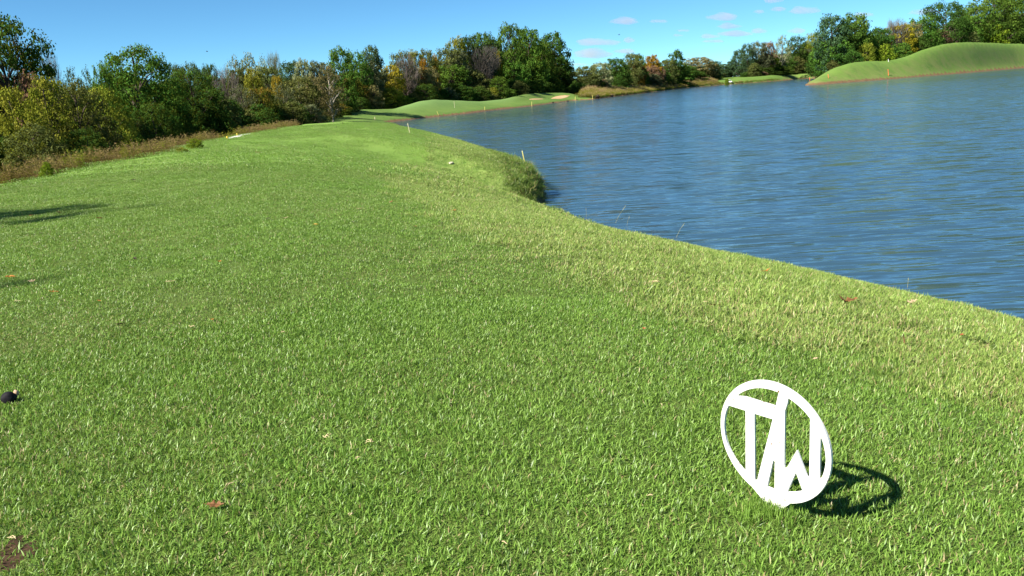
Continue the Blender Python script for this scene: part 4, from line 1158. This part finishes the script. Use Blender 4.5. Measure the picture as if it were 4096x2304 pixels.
stake((1631, 496), (1640, 534), 5.0, PALEWOOD, 'pale leaning stake on the shore near the end of the lawn', GS, 'hazard_stake')
for tp, bs, lb in (((1748, 446), (1754, 461), 'leftmost yellow stake on the shore below the far green'), ((1939, 428), (1939, 441), 'yellow stake below the dip between the far green mounds'),
                   ((2127, 408), (2127, 424), 'yellow stake on the shore left of the sand bunker'), ((2301, 387), (2301, 400), 'yellow stake on the shore right of the sand bunker'), ((2370, 383), (2370, 394), 'yellow stake where the far lawn ends at the tan weeds')):
    stake(tp, bs, 2.6, YPAINT, lb, GS, 'hazard_stake')
GO = 'orange red stakes on the grassy point across the lake'
stake((3312, 298), (3314, 313), 2.6, OPAINT, 'left orange red stake near the tip of the grassy point', GO, 'hazard_stake')
stake((3552, 278), (3554, 303), 2.6, OPAINT, 'tallest orange red stake on the bank below the hill', GO, 'hazard_stake')
stake((3238, 311), (3239, 322), 2.8, OPAINT, 'tiny orange red stake behind the tip of the grassy point', GO, 'hazard_stake')
stake((3553, 238), (3554, 247), 3.0, GREYPOST, 'small white post in the saddle of the hill', None, 'white_post', 'post')
stake((1499, 469), (1500, 478), 4.0, PALEWOOD, 'short pale post at the far tip of the lawn', None, 'white_post', 'post')
stake((1371, 489), (1371, 497), 3.0, DARKPOST, 'right tiny dark post far out on the lawn', 'tiny dark posts on the lawn', 'dark_post', 'post')
stake((1345, 505), (1345, 513), 3.0, DARKPOST, 'left tiny dark post far out on the lawn', 'tiny dark posts on the lawn', 'dark_post', 'post')

# flag pin on the far green
B = on_ground(1819, 431); d = math.hypot(B.x, B.y); Tp = at_dist(1816, 404, d)
pin = thing('flag_pin', B, 'thin pale flag pin standing on the far green', 'flag pin')
v, f = tube([(0, 0, 0), (Tp.x - B.x, Tp.y - B.y, Tp.z - B.z)], [0.03, 0.024], 6)
put('pole', mesh_from('pole', v, f, PALEWOOD), pin)
v, f = tube([(0, 0, 0.005), (0, 0, 0.02)], [0.11, 0.11], 12); put('cup_rim', mesh_from('cup_rim', v, f, GREYPOST), pin)

# yellow tee markers of the next tee, at the left edge of the lawn
YM = plain('bright_yellow_plastic', (0.85, 0.50, 0.03), 0.45, 0.4, 0.08, 10)
YO = plain('dull_yellow_plastic', (0.50, 0.38, 0.05), 0.5, 0.4, 0.15, 10)
for tp, bs, w, m_, lb in (((907, 545), (911, 558), 6.0, YM, 'bright yellow tilted tee marker at the left end of the pale path'), ((947, 532), (951, 545), 6.0, YO, 'dull yellow tee marker standing before the pale path')):
    B = on_ground(*bs); d = math.hypot(B.x, B.y); Tp = at_dist(*tp, d); ax = Tp - B
    mk = thing('yellow_tee_marker', B, lb, 'tee marker', 'yellow tee markers at the left edge of the lawn')
    r_ = w * 0.5 * d / FPX
    prof = [(0, 1.0), (0.45, 1.12), (0.75, 0.95), (0.93, 0.6), (1.0, 0.05)]
    v, f = tube([ax * p for p, q in prof], [r_ * q for p, q in prof], 10); put('body', mesh_from('body', v, f, m_, True), mk)
    v, f = tube([Vector((0, 0, -0.05)), ax * 0.06], [r_ * 0.35, r_ * 0.35], 6); put('peg', mesh_from('peg', v, f, GREYPOST), mk)

# pale cart path beside the lawn
PATH = plain('pale_concrete', (0.62, 0.60, 0.55), 0.85, 0.2, 0.1, 3)
pv, pf = [], []
for (xa, ya), wd in zip([(908, 558), (928, 555.5), (948, 552), (968, 547.5), (988, 543), (1008, 538.5)], [0.2, 0.9, 1.3, 1.35, 1.0, 0.2]):
    ax_, ay_ = on_tee(xa, ya)
    u_ = Vector((ax_, ay_, 0)).normalized()
    z_ = float(tee_z(ay_)) + 0.02
    for q_, zz in ((0, z_), (wd, z_ + 0.01), (wd, z_ - 0.9), (0, z_ - 0.4)): pv.append((ax_ + u_.x * q_, ay_ + u_.y * q_, zz))
for i in range(5):
    for k in range(4): pf.append((4 * i + k, 4 * i + 4 + k, 4 * i + 4 + (k + 1) % 4, 4 * i + (k + 1) % 4))
tag(put('cart_path', mesh_from('cart_path', pv, pf, PATH)), 'short stretch of pale cart path at the lawn edge', kind='structure')

# sand bunkers in the slope of the far green
SAND = plain('bunker_sand', (0.50, 0.32, 0.18), 0.95, 0.1, 0.12, 2.0)
def drape(name, outline, mat, label, lift=0.06):
    P3 = [on_ground(*q) for q in outline]
    c = sum(P3, Vector()) / len(P3)
    V = [(c.x, c.y, ground_z(c.x, c.y) + lift)]; n = len(P3); rings = 5
    for k in range(1, rings + 1):
        for p in P3:
            q = c.lerp(p, k / rings)
            V.append((q.x, q.y, ground_z(q.x, q.y) + (lift if k < rings else -0.05)))
    F = [(0, 1 + i, 1 + (i + 1) % n) for i in range(n)]
    for k in range(rings - 1):
        for i in range(n):
            F.append((1 + k * n + i, 1 + (k + 1) * n + i, 1 + (k + 1) * n + (i + 1) % n, 1 + k * n + (i + 1) % n))
    return tag(put(name, mesh_from(name, V, F, mat, True)), label, kind='structure')
drape('sand_bunker', [(2198, 395), (2220, 386), (2240, 382.5), (2262, 381), (2283, 382), (2272, 388), (2256, 393), (2236, 396)], SAND, 'larger pale sand bunker in the slope of the far mound')
drape('sand_bunker', [(2112, 397.5), (2128, 395.5), (2150, 395), (2178, 395.5), (2165, 398), (2140, 399.5), (2122, 399.3)], SAND, 'narrow sand bunker left of the larger one')

# ------------------------------------------------------------------ the white cart by the far shore
WHITE = plain('white_cart_body', (0.85, 0.85, 0.84), 0.35, 0.5, 0.04, 3)
GLASS = plain('dark_windscreen', (0.03, 0.04, 0.05), 0.1, 0.6, 0.2, 3)
TYRE = plain('black_tyre', (0.02, 0.02, 0.02), 0.8, 0.2, 0.2, 20)
B = on_ground(2921, 331.5); d = math.hypot(B.x, B.y); s = 13.0 * d / FPX
cart = thing('golf_cart', B, 'small white golf cart beside the lime bush at the far water edge', 'golf cart')
cart.rotation_euler = (0, 0, -0.5)
def body_mesh(prof, hw, mat, nm, parent):
    V = [(x_ * s, -hw * s, z_ * s) for x_, z_ in prof] + [(x_ * s, hw * s, z_ * s) for x_, z_ in prof]
    n = len(prof)
    F = [tuple(range(n)), tuple(range(2 * n - 1, n - 1, -1))] + [(i, i + n, (i + 1) % n + n, (i + 1) % n) for i in range(n)]
    return put(nm, mesh_from(nm, V, F, mat), parent)
body_mesh([(-0.55, 0.14), (-0.58, 0.40), (-0.30, 0.48), (0.02, 0.40), (0.30, 0.50), (0.52, 0.40), (0.56, 0.16)], 0.32, WHITE, 'body', cart)
body_mesh([(0.02, 0.42), (-0.05, 0.90), (-0.01, 0.90), (0.08, 0.42)], 0.28, GLASS, 'windscreen', cart)
body_mesh([(-0.50, 0.90), (-0.45, 0.95), (0.06, 0.95), (0.10, 0.90)], 0.32, GREYPOST, 'roof', cart)
body_mesh([(-0.42, 0.46), (-0.44, 0.66), (-0.37, 0.67), (-0.30, 0.50), (-0.10, 0.50), (-0.10, 0.44)], 0.27, TYRE, 'seat', cart)
for sx_ in (-0.38, 0.38):
    for sy_ in (-0.30, 0.30):
        v, f = tube([(sx_ * s, (sy_ - 0.05) * s, 0.12 * s), (sx_ * s, (sy_ + 0.05) * s, 0.12 * s)], [0.13 * s, 0.13 * s], 12)
        f += [tuple(range(11, -1, -1)), tuple(range(12, 24))]
        put('wheel', mesh_from('wheel', v, f, TYRE), cart)
for px_, py_ in ((-0.46, -0.28), (-0.46, 0.28)):
    v, f = tube([(px_ * s, py_ * s, 0.42 * s), (px_ * s, py_ * s, 0.92 * s)], [0.018 * s, 0.018 * s], 5)
    put('roof_post', mesh_from('roof_post', v, f, TYRE), cart)

# ------------------------------------------------------------------ things lying in the grass
def leaf_mesh(seed, kind):
    """a dead leaf one unit long, lobed or plain, folded along its midrib and curled"""
    g = np.random.default_rng(seed)
    n = 13; rows = []
    V, F = [], []
    curl, fold = g.uniform(0.25, 0.7), g.uniform(0.15, 0.5)
    for i in range(n):
        f = i / (n - 1)
        w = 0.30 * math.sin(math.pi * min(1, f * 0.94 + 0.04)) ** 0.8
        if kind == 'oak': w *= 0.72 + 0.42 * math.cos(f * 18.5)
        w = max(w, 0.012)
        x_ = f - 0.5; z_ = curl * (x_ * x_) * 1.4 - 0.05 + 0.03 * g.normal()
        for sd in (-1, -0.5, 0, 0.5, 1):
            V.append((x_ - abs(sd) * 0.04, sd * w, z_ + fold * abs(sd) * w + 0.015 * g.normal()))
    for i in range(n - 1):
        for k in range(4): F.append((i * 5 + k, i * 5 + k + 1, i * 5 + k + 6, i * 5 + k + 5))
    blade = mesh_from('leaf', V, F, None, True); blade.materials.append(None)
    v, f = tube([(-0.72, 0.03, 0.05), (-0.6, 0.0, 0.03), (-0.5, 0, 0.28 * curl - 0.04), (0.1, 0, 0.0), (0.48, 0, 0.3 * curl - 0.04)], [0.014, 0.012, 0.012, 0.009, 0.004], 4)
    stem = mesh_from('stalk', v, f, None); stem.materials.append(None)
    return blade, stem
LEAVES = {k: [leaf_mesh(500 + i + 50 * j, k) for i in range(3)] for j, k in enumerate(('oak', 'plain'))}
def leafm(name, a, b):
    t = NT(name); P = t.n('ShaderNodeTexCoord').outputs['Object']
    c = t.ramp(t.noise(6, 4, 0.65, P), [(0.3, a), (0.7, b)])
    d = t.bsdf(c, 0.6, 0.3); tr = t.n('ShaderNodeBsdfTranslucent'); t.link(c, tr.inputs[0])
    m = t.n('ShaderNodeMixShader'); m.inputs[0].default_value = 0.2; t.link(d, m.inputs[1]); t.link(tr.outputs[0], m.inputs[2])
    return t.finish(m.outputs[0])
DEAD = {'brown': leafm('dead_brown_leaf', (0.14, 0.06, 0.025), (0.30, 0.15, 0.06)), 'orange': leafm('dead_orange_leaf', (0.42, 0.15, 0.03), (0.62, 0.28, 0.08)), 'red': leafm('dead_red_leaf', (0.26, 0.06, 0.03), (0.46, 0.14, 0.06)),
        'tan': leafm('dead_tan_leaf', (0.36, 0.26, 0.15), (0.55, 0.43, 0.28)), 'dark': leafm('dead_dark_leaf', (0.025, 0.017, 0.012), (0.07, 0.045, 0.03)), 'yellow': leafm('dead_yellow_leaf', (0.55, 0.34, 0.06), (0.7, 0.48, 0.12))}
LEAFGROUP = 'dead leaves lying scattered on the lawn'
n_leaf = [0]
def dead_leaf(x, y, wpx, col, kind, label, lift=0.016):
    n_leaf[0] += 1; i = n_leaf[0]
    B = on_ground(x, y); d = (B - Vector((0, 0, EYE))).length
    L = wpx * d / FPX
    root = thing('dead_leaf', B + Vector((0, 0, lift)), label, 'leaf', LEAFGROUP)
    rr_ = random.Random(i * 7)
    root.rotation_euler = (rr_.uniform(-0.35, 0.35), rr_.uniform(-0.3, 0.3), rr_.uniform(-0.6, 0.6) + (math.pi if i % 2 else 0))
    bl, st = LEAVES[kind][i % 3]
    for nm_, me in (('blade', bl), ('stalk', st)):
        o = put(nm_, me, root); o.scale = (L, L, L)
        o.material_slots[0].link = 'OBJECT'; o.material_slots[0].material = DEAD[col]
DL = dead_leaf
DL(3386, 1226, 72, 'brown', 'oak', 'large curled brown oak leaf on the pale grass strip, right of centre', 0.03)
DL(2862, 1240, 48, 'brown', 'plain', 'brown leaf with a tan twig where the tee meets the pale strip', 0.022)
DL(3643, 1230, 40, 'tan', 'oak', 'tan leaf on the pale strip right of the large oak leaf', 0.03)
DL(3064, 1104, 36, 'orange', 'plain', 'orange tan leaf on the pale strip near its water side', 0.03)
DL(3847, 1368, 22, 'red', 'plain', 'small red brown leaf on the pale strip near the right edge', 0.03)
DL(3262, 1454, 20, 'tan', 'plain', 'small tan leaf on the mown grass above the white marker')
DL(2576, 1331, 16, 'red', 'plain', 'tiny reddish leaf left of the brown leaf with a twig')
DL(868, 2046, 62, 'brown', 'oak', 'curled brown leaf low in the foreground, left of the middle')
DL(41, 1119, 30, 'orange', 'plain', 'flat orange leaf above the shadow at the left edge')
DL(134, 1141, 28, 'tan', 'oak', 'upright tan leaf in the small shadow at the left edge', 0.022)
DL(213, 1178, 38, 'orange', 'oak', 'orange and brown leaf just below the small shadow at left')
DL(541, 1045, 18, 'dark', 'plain', 'blackish leaf bit alone in the left middle of the lawn')
DL(879, 1057, 20, 'orange', 'oak', 'small orange leaf in the left middle of the lawn')
DL(400, 1217, 16, 'orange', 'plain', 'tiny orange brown leaf below the orange and brown leaf')
DL(481, 1312, 30, 'dark', 'oak', 'dark brown leaf sunk in the lawn at lower left')
DL(850, 1294, 16, 'orange', 'plain', 'tiny orange leaf near the straw wisp left of the middle')
DL(7, 1352, 12, 'yellow', 'plain', 'tiny yellow orange leaf at the very left edge')
DL(1264, 907, 18, 'yellow', 'plain', 'small yellow orange leaf in the upper middle of the lawn')
DL(1142, 880, 22, 'tan', 'oak', 'pale tan leaf left of the small yellow orange leaf')
DL(1073, 881, 18, 'dark', 'plain', 'dark leaf bit left of the pale tan leaf')
DL(398, 880, 20, 'brown', 'plain', 'brown leaf below the long tree shadow at left')
DL(238, 856, 18, 'brown', 'oak', 'brown leaf just under the long tree shadow at left')
DL(124, 869, 16, 'red', 'plain', 'reddish leaf nearest the left edge under the long shadow')
DL(537, 724, 18, 'dark', 'oak', 'dark leaf beyond the tip of the long tree shadow')
DL(1030, 613, 22, 'brown', 'plain', 'brown leaf patch far up on the lawn')
DL(1698, 726, 18, 'red', 'plain', 'red leaf on the pale patch before the grassy point')
DL(1813, 850, 22, 'orange', 'plain', 'orange red leaf on the tee edge below the grassy point')
DL(1662, 914, 14, 'brown', 'plain', 'small brown leaf left below the orange red leaf')
DL(1563, 814, 20, 'brown', 'oak', 'brown leaf on the lawn left of the red leaf')
DL(1885, 714, 18, 'brown', 'plain', 'brown leaf on the bank between red leaf and grassy point')
DL(1889, 1140, 22, 'dark', 'oak', 'black red leaf in the middle of the lawn')
DL(2100, 1330, 12, 'tan', 'plain', 'small pale leaf in the middle of the foreground lawn')

# the blackened nut husk at the left edge
HUSK = plain('black_nut_husk', (0.012, 0.011, 0.014), 0.75, 0.15, 0.5, 120)
HUSKIN = plain('tan_nut_shell', (0.45, 0.30, 0.20), 0.7, 0.2, 0.2, 90)
B = on_ground(39, 1612); d = (B - Vector((0, 0, EYE))).length; R_h = 26 * d / FPX
husk = thing('nut_husk', B, 'blackened nut husk half sunk in the grass at the left edge', 'nut husk')
def lump(seed, r, squash, amp):
    bm = bmesh.new(); bmesh.ops.create_icosphere(bm, subdivisions=3, radius=1)
    g = random.Random(seed); ph = [g.uniform(0, 6) for _ in range(6)]
    for v in bm.verts:
        c = v.co
        k = 1 + amp * (math.sin(2.3 * c.x + ph[0]) * math.cos(2.9 * c.y + ph[1]) + 0.6 * math.sin(5 * c.z + ph[2]) * math.cos(4.4 * c.x + ph[3]) + 0.35 * math.sin(9 * c.y + ph[4]) * math.sin(8 * c.z + ph[5]))
        v.co = Vector((c.x * squash[0], c.y * squash[1], c.z * squash[2])) * (k * r)
    me = bpy.data.meshes.new('lump'); bm.to_mesh(me); bm.free()
    me.polygons.foreach_set('use_smooth', np.ones(len(me.polygons), bool))
    return me
me = lump(5, R_h, (1.0, 0.9, 0.85), 0.10); me.materials.append(HUSK); put('husk', me, husk, (0, 0, R_h * 0.7))
me = lump(6, R_h * 0.42, (0.8, 0.5, 1.0), 0.10); me.materials.append(HUSKIN); put('shell', me, husk, (R_h * 0.75, R_h * 0.55, R_h * 1.15))
# pale stone on the bank
STONE = plain('pale_lichen_stone', (0.48, 0.44, 0.32), 0.9, 0.15, 0.3, 25)
B = on_ground(1805, 657); d = math.hypot(B.x, B.y)
st_ = thing('stone', B, 'pale stone lying alone on the grassy bank before the point', 'stone')
me = lump(9, 9.5 * d / FPX, (1.0, 0.8, 0.55), 0.14); me.materials.append(STONE); put('rock', me, st_, (0, 0, 4 * d / FPX))
# dark clods along the far shore
DARKSOIL = plain('dark_wet_soil', (0.045, 0.032, 0.022), 0.9, 0.15, 0.4, 4)
for x_, y_, w_, lb in ((2388, 392, 22, 'largest dark lump of earth at the water line by the tan weeds'), (2445, 386, 15, 'dark reddish clump of earth in the tan weeds at the water line'), (2212, 412, 9, 'dark clod on the water line under the sand bunker'), (2271, 406, 9, 'dark clod right of the bunker at the water line'), (2482, 381, 12, 'dark clod at the right of the reddish clump'), (2506, 377, 10, 'dark small clod farthest right by the weeds')):
    B = on_ground(x_, y_); d = math.hypot(B.x, B.y)
    cl_ = thing('earth_clod', B, lb, 'clod', 'dark lumps of earth along the far water line')
    me = lump(int(x_), w_ * 0.5 * d / FPX, (1.0, 0.8, 0.6), 0.16); me.materials.append(DARKSOIL); put('clod', me, cl_, (0, 0, w_ * 0.18 * d / FPX))
# bare earth in the bottom left corner
EARTH = plain('bare_brown_soil', (0.055, 0.033, 0.020), 0.95, 0.1, 0.5, 60)
c = SOIL_SPOT; V = [(c.x, c.y, 0.002)]; NV = 26
for k_ in (0.35, 0.7, 1.0):
    for i in range(NV):
        a = 6.283 * i / NV; k = k_ * (1 + 0.22 * math.sin(3 * a + 1) + 0.13 * math.sin(7 * a))
        V.append((c.x + 0.05 * k * math.cos(a), c.y + 0.085 * k * math.sin(a), (0.002 + 0.002 * math.sin(5 * i + 9 * k_)) if k_ < 1 else -0.002))
F = [(0, 1 + i, 1 + (i + 1) % NV) for i in range(NV)]
for q in range(2):
    F += [(1 + q * NV + i, 1 + (q + 1) * NV + i, 1 + (q + 1) * NV + (i + 1) % NV, 1 + q * NV + (i + 1) % NV) for i in range(NV)]
tag(put('soil_patch', mesh_from('soil_patch', V, F, EARTH, True)), 'patch of bare brown soil in the bottom left corner', kind='structure')

# straw: dead runners and wisps lying on the lawn
STRAW = plain('dry_straw', (0.52, 0.42, 0.24), 0.7, 0.2, 0.25, 60)
def straw(x, y, wpx, n, label, spread=0.35, lift=0.014, r_mm=0.8, flat=True):
    B = on_ground(x, y); d = (B - Vector((0, 0, EYE))).length; L = wpx * d / FPX
    root = thing('straw_wisp', B + Vector((0, 0, lift)), label, 'straw', 'dry straw wisps on the grass')
    g = np.random.default_rng(int(x * 3 + y))
    for i in range(n):
        a = g.normal(0, 0.5) + (0 if i % 2 else math.pi) if n > 1 else 0.0
        o = np.array([g.normal(0, spread * 0.3), g.normal(0, spread * 0.3), 0]) * L
        ln = L * g.uniform(0.6, 1.0) * (0.5 if n > 1 else 1)
        dv = np.array([math.cos(a), math.sin(a), 0])
        sd = np.array([-dv[1], dv[0], 0])
        pth = [o + dv * ln * (t_ - 0.5) + sd * ln * 0.12 * math.sin(3 * t_ + i) + np.array([0, 0, 0.10 * ln * math.sin(math.pi * t_) + g.uniform(0, 0.004)]) for t_ in (0, 0.25, 0.5, 0.75, 1)]
        v, f = tube(pth, [r_mm * 0.001 * q for q in (0.9, 1.2, 1.0, 1.0, 0.4)], 4)
        put('stem', mesh_from('stem', v, f, STRAW), root)
straw(2618, 1154, 62, 12, 'wiry clump of dry roots at the edge of the pale strip', lift=0.03)
straw(2822, 1234, 36, 3, 'short tan twig lying against a brown leaf', lift=0.026)
straw(933, 1958, 90, 2, 'long straw lying in the foreground left of the middle')
straw(1310, 1772, 66, 3, 'bent straw in the foreground near the middle')
straw(1477, 1792, 80, 3, 'forked straw right of the bent straw in the foreground')
straw(1430, 1856, 44, 2, 'short straw below the forked straw')
straw(767, 1322, 40, 4, 'straw wisp in the left middle of the lawn')
straw(675, 1140, 50, 4, 'thin straw wisp higher up in the left middle of the lawn')
straw(72, 1218, 30, 3, 'grey straw twig near the left edge of the lawn')
straw(1442, 842, 40, 5, 'tan straw patch in the upper middle of the lawn')
straw(1135, 1345, 34, 2, 'short straw lying left of the middle of the lawn')
straw(60, 2180, 50, 4, 'straws across the bare soil patch')
straw(1400, 2085, 40, 2, 'straw low in the foreground near the middle')
straw(2020, 2200, 50, 2, 'straw at the bottom edge in the middle')
straw(2600, 2010, 40, 2, 'straw between the middle and the white marker')

# the little sprig with a red stem and the seed stalks on the bank
SPRIG = leafm('sprig_leaf', (0.10, 0.20, 0.03), (0.22, 0.32, 0.06)); REDSTEM = plain('red_brown_stem', (0.20, 0.07, 0.045), 0.6, 0.2, 0.2, 40)
SEED = plain('seed_head', (0.36, 0.33, 0.15), 0.8, 0.15, 0.3, 60)
B = on_ground(3612, 1398); d = (B - Vector((0, 0, EYE))).length; Hh = 62 * d / FPX
sp = thing('weed_sprig', B, 'small green topped sprig with a red stem in the pale strip', 'weed')
v, f = tube([(0, 0, -0.01), (0.004, 0, Hh * 0.4), (-0.002, 0, Hh * 0.95)], [0.0022, 0.002, 0.0012], 5); put('stem', mesh_from('stem', v, f, REDSTEM), sp)
for i in range(7):
    a = i * 0.9; ln = Hh * 0.42
    V = [(0, 0, Hh * 0.9), (math.cos(a - 0.3) * ln * 0.5, math.sin(a - 0.3) * ln * 0.5, Hh * 0.99), (math.cos(a) * ln, math.sin(a) * ln, Hh * 0.86), (math.cos(a + 0.3) * ln * 0.5, math.sin(a + 0.3) * ln * 0.5, Hh * 0.99)]
    put('leaf', mesh_from('leaf', V, [(0, 1, 2, 3)], SPRIG), sp)
for bs, tp, lb in (((2458, 892), (2503, 822), 'tall thin seed stalk on the bank crest before the water'), ((2506, 900), (2518, 866), 'short seed stalk right of the tall thin one'), ((2702, 950), (2738, 892), 'reddish seed stalk leaning right on the bank crest'), ((2346, 868), (2344, 832), 'short upright seed stalk leftmost on the bank crest'), ((3630, 1150), (3634, 1112), 'seed stalk on the bank crest toward the right')):
    B = on_ground(*bs); d = math.hypot(B.x, B.y); Tp = at_dist(*tp, d); ax = Tp - B
    k_ = thing('seed_stalk', B, lb, 'grass stalk', 'seed stalks along the bank crest')
    v, f = tube([Vector((0, 0, -0.03)), ax * 0.5 + Vector((0, 0, 0.01)), ax], [0.0022, 0.0018, 0.001], 4); put('stem', mesh_from('stem', v, f, SEED), k_)
    v, f = tube([ax * 0.72, ax * 0.85, ax * 1.03], [0.0015, 0.0045, 0.001], 5); put('seed_head', mesh_from('seed_head', v, f, SEED), k_)

# ------------------------------------------------------------------ two birds and the small clouds
BIRD = plain('dark_feathers', (0.03, 0.03, 0.035), 0.8, 0.1, 0.2, 5)
for x_, y_, lb in ((828, 206, 'tiny dark bird flying over the left wood'), (2476, 139, 'tiny dark bird flying right of the grove')):
    c = at_dist(x_, y_, 160); b_ = thing('bird', c, lb, 'bird')
    b_.rotation_euler = (0.2, 0.1, 0.9 if x_ < 1000 else -0.3)
    prof = [(-0.20, 0.005), (-0.13, 0.035), (0, 0.05), (0.10, 0.04), (0.15, 0.03), (0.20, 0.004)]
    v, f = tube([(p, 0, 0) for p, q in prof], [q for p, q in prof], 6); put('body', mesh_from('body', v, f, BIRD, True), b_)
    for sd in (-1, 1):
        V = [(0.08, 0, 0.02), (0.10, sd * 0.16, 0.10), (-0.04, sd * 0.36, 0.07), (-0.06, sd * 0.15, 0.07), (-0.06, 0, 0.02), (0.08, 0, 0.032), (0.10, sd * 0.16, 0.112), (-0.04, sd * 0.36, 0.078), (-0.06, sd * 0.15, 0.082), (-0.06, 0, 0.032)]
        put('wing', mesh_from('wing', V, [(0, 1, 2, 3, 4), (9, 8, 7, 6, 5), (0, 5, 6, 1), (1, 6, 7, 2), (2, 7, 8, 3), (3, 8, 9, 4)], BIRD), b_)

cm = bpy.data.materials.new('cloud_vapour'); cm.use_nodes = True
ct = cm.node_tree; ct.nodes.clear()
co = ct.nodes.new('ShaderNodeOutputMaterial'); cv = ct.nodes.new('ShaderNodeVolumePrincipled')
cv.inputs['Color'].default_value = (0.66, 0.62, 0.655, 1); cv.inputs['Density'].default_value = 0.0052; cv.inputs['Anisotropy'].default_value = 0.0
ct.links.new(cv.outputs[0], co.inputs['Volume'])
CLOUDS = [(2394, 172, 150, 27, 'long lilac cloud, upper one of the two stacked by the grove'), (2375, 219, 140, 32, 'brightest puffy cloud low beside the grove'), (2495, 207, 80, 15, 'thin tail of cloud right of the brightest cloud'), (2517, 163, 42, 17, 'small cloud right of the long lilac cloud'), (2322, 259, 56, 9, 'faint thin cloud lowest beside the grove'),
          (2494, 87, 100, 22, 'slanting cloud high above the long lilac cloud'), (2634, 86, 60, 12, 'faint cloud right of the high slanting cloud'), (2732, 123, 44, 8, 'upper faint wisp in the middle of the sky'), (2712, 142, 34, 7, 'lower faint wisp in the middle of the sky'), (2884, 71, 105, 25, 'broad cloud high over the far shore'),
          (2918, 107, 78, 18, 'cloud just below the broad high cloud'), (2842, 147, 66, 15, 'left part of the streaky cloud line'), (2940, 137, 120, 17, 'long right part of the streaky cloud line'), (2852, 166, 72, 12, 'lowest streak under the cloud line'), (3037, 126, 56, 15, 'cloud left of the pale tall tree'), (3184, 126, 60, 17, 'cloud over the dark tall tree of the right wood'),
          (3220, 45, 95, 26, 'cloud high above the right wood'), (3112, 38, 52, 12, 'small faint cloud left of the high right cloud'), (3095, 4, 62, 16, 'cloud cut by the top edge of the picture'), (3035, 48, 36, 10, 'smallest faint cloud under the top edge'), (3690, 51, 80, 20, 'cloud between the tall trees behind the hill'), (3455, 60, 60, 16, 'cloud peeping behind the great green tree')]
for i, (x_, y_, w_, h_, lb) in enumerate(CLOUDS):
    D = 3600.0
    c = at_dist(x_, y_, D)
    cl_ = thing('cloud', c, lb, 'cloud', 'small lilac clouds over the lake')
    az_ = math.atan2(c.x, c.y); cl_.rotation_euler = (0, ROLL * 1.2, -az_)
    bm = bmesh.new(); bmesh.ops.create_icosphere(bm, subdivisions=4, radius=1)
    g = random.Random(i * 31 + 5); ph = [g.uniform(0, 6.28) for _ in range(8)]
    for v in bm.verts:
        p = v.co.copy()
        k = 1 + 0.22 * math.sin(2.6 * p.x + ph[0]) + 0.16 * math.sin(5.3 * p.x + ph[1]) * math.cos(3 * p.y + ph[2]) + 0.10 * math.sin(9 * p.x + ph[3] + 4 * p.z) * math.cos(6 * p.y + ph[4])
        zz = p.z * (1.1 if p.z > 0 else 0.6) * k
        v.co = Vector((p.x * w_ * 0.56 * D / FPX * (1 + 0.08 * math.sin(7 * p.z + ph[5])), p.y * (38 + 0.28 * w_) * k, zz * h_ * 0.62 * D / FPX))
    me = bpy.data.meshes.new('vapour'); bm.to_mesh(me); bm.free(); me.materials.append(cm)
    put('vapour', me, cl_)
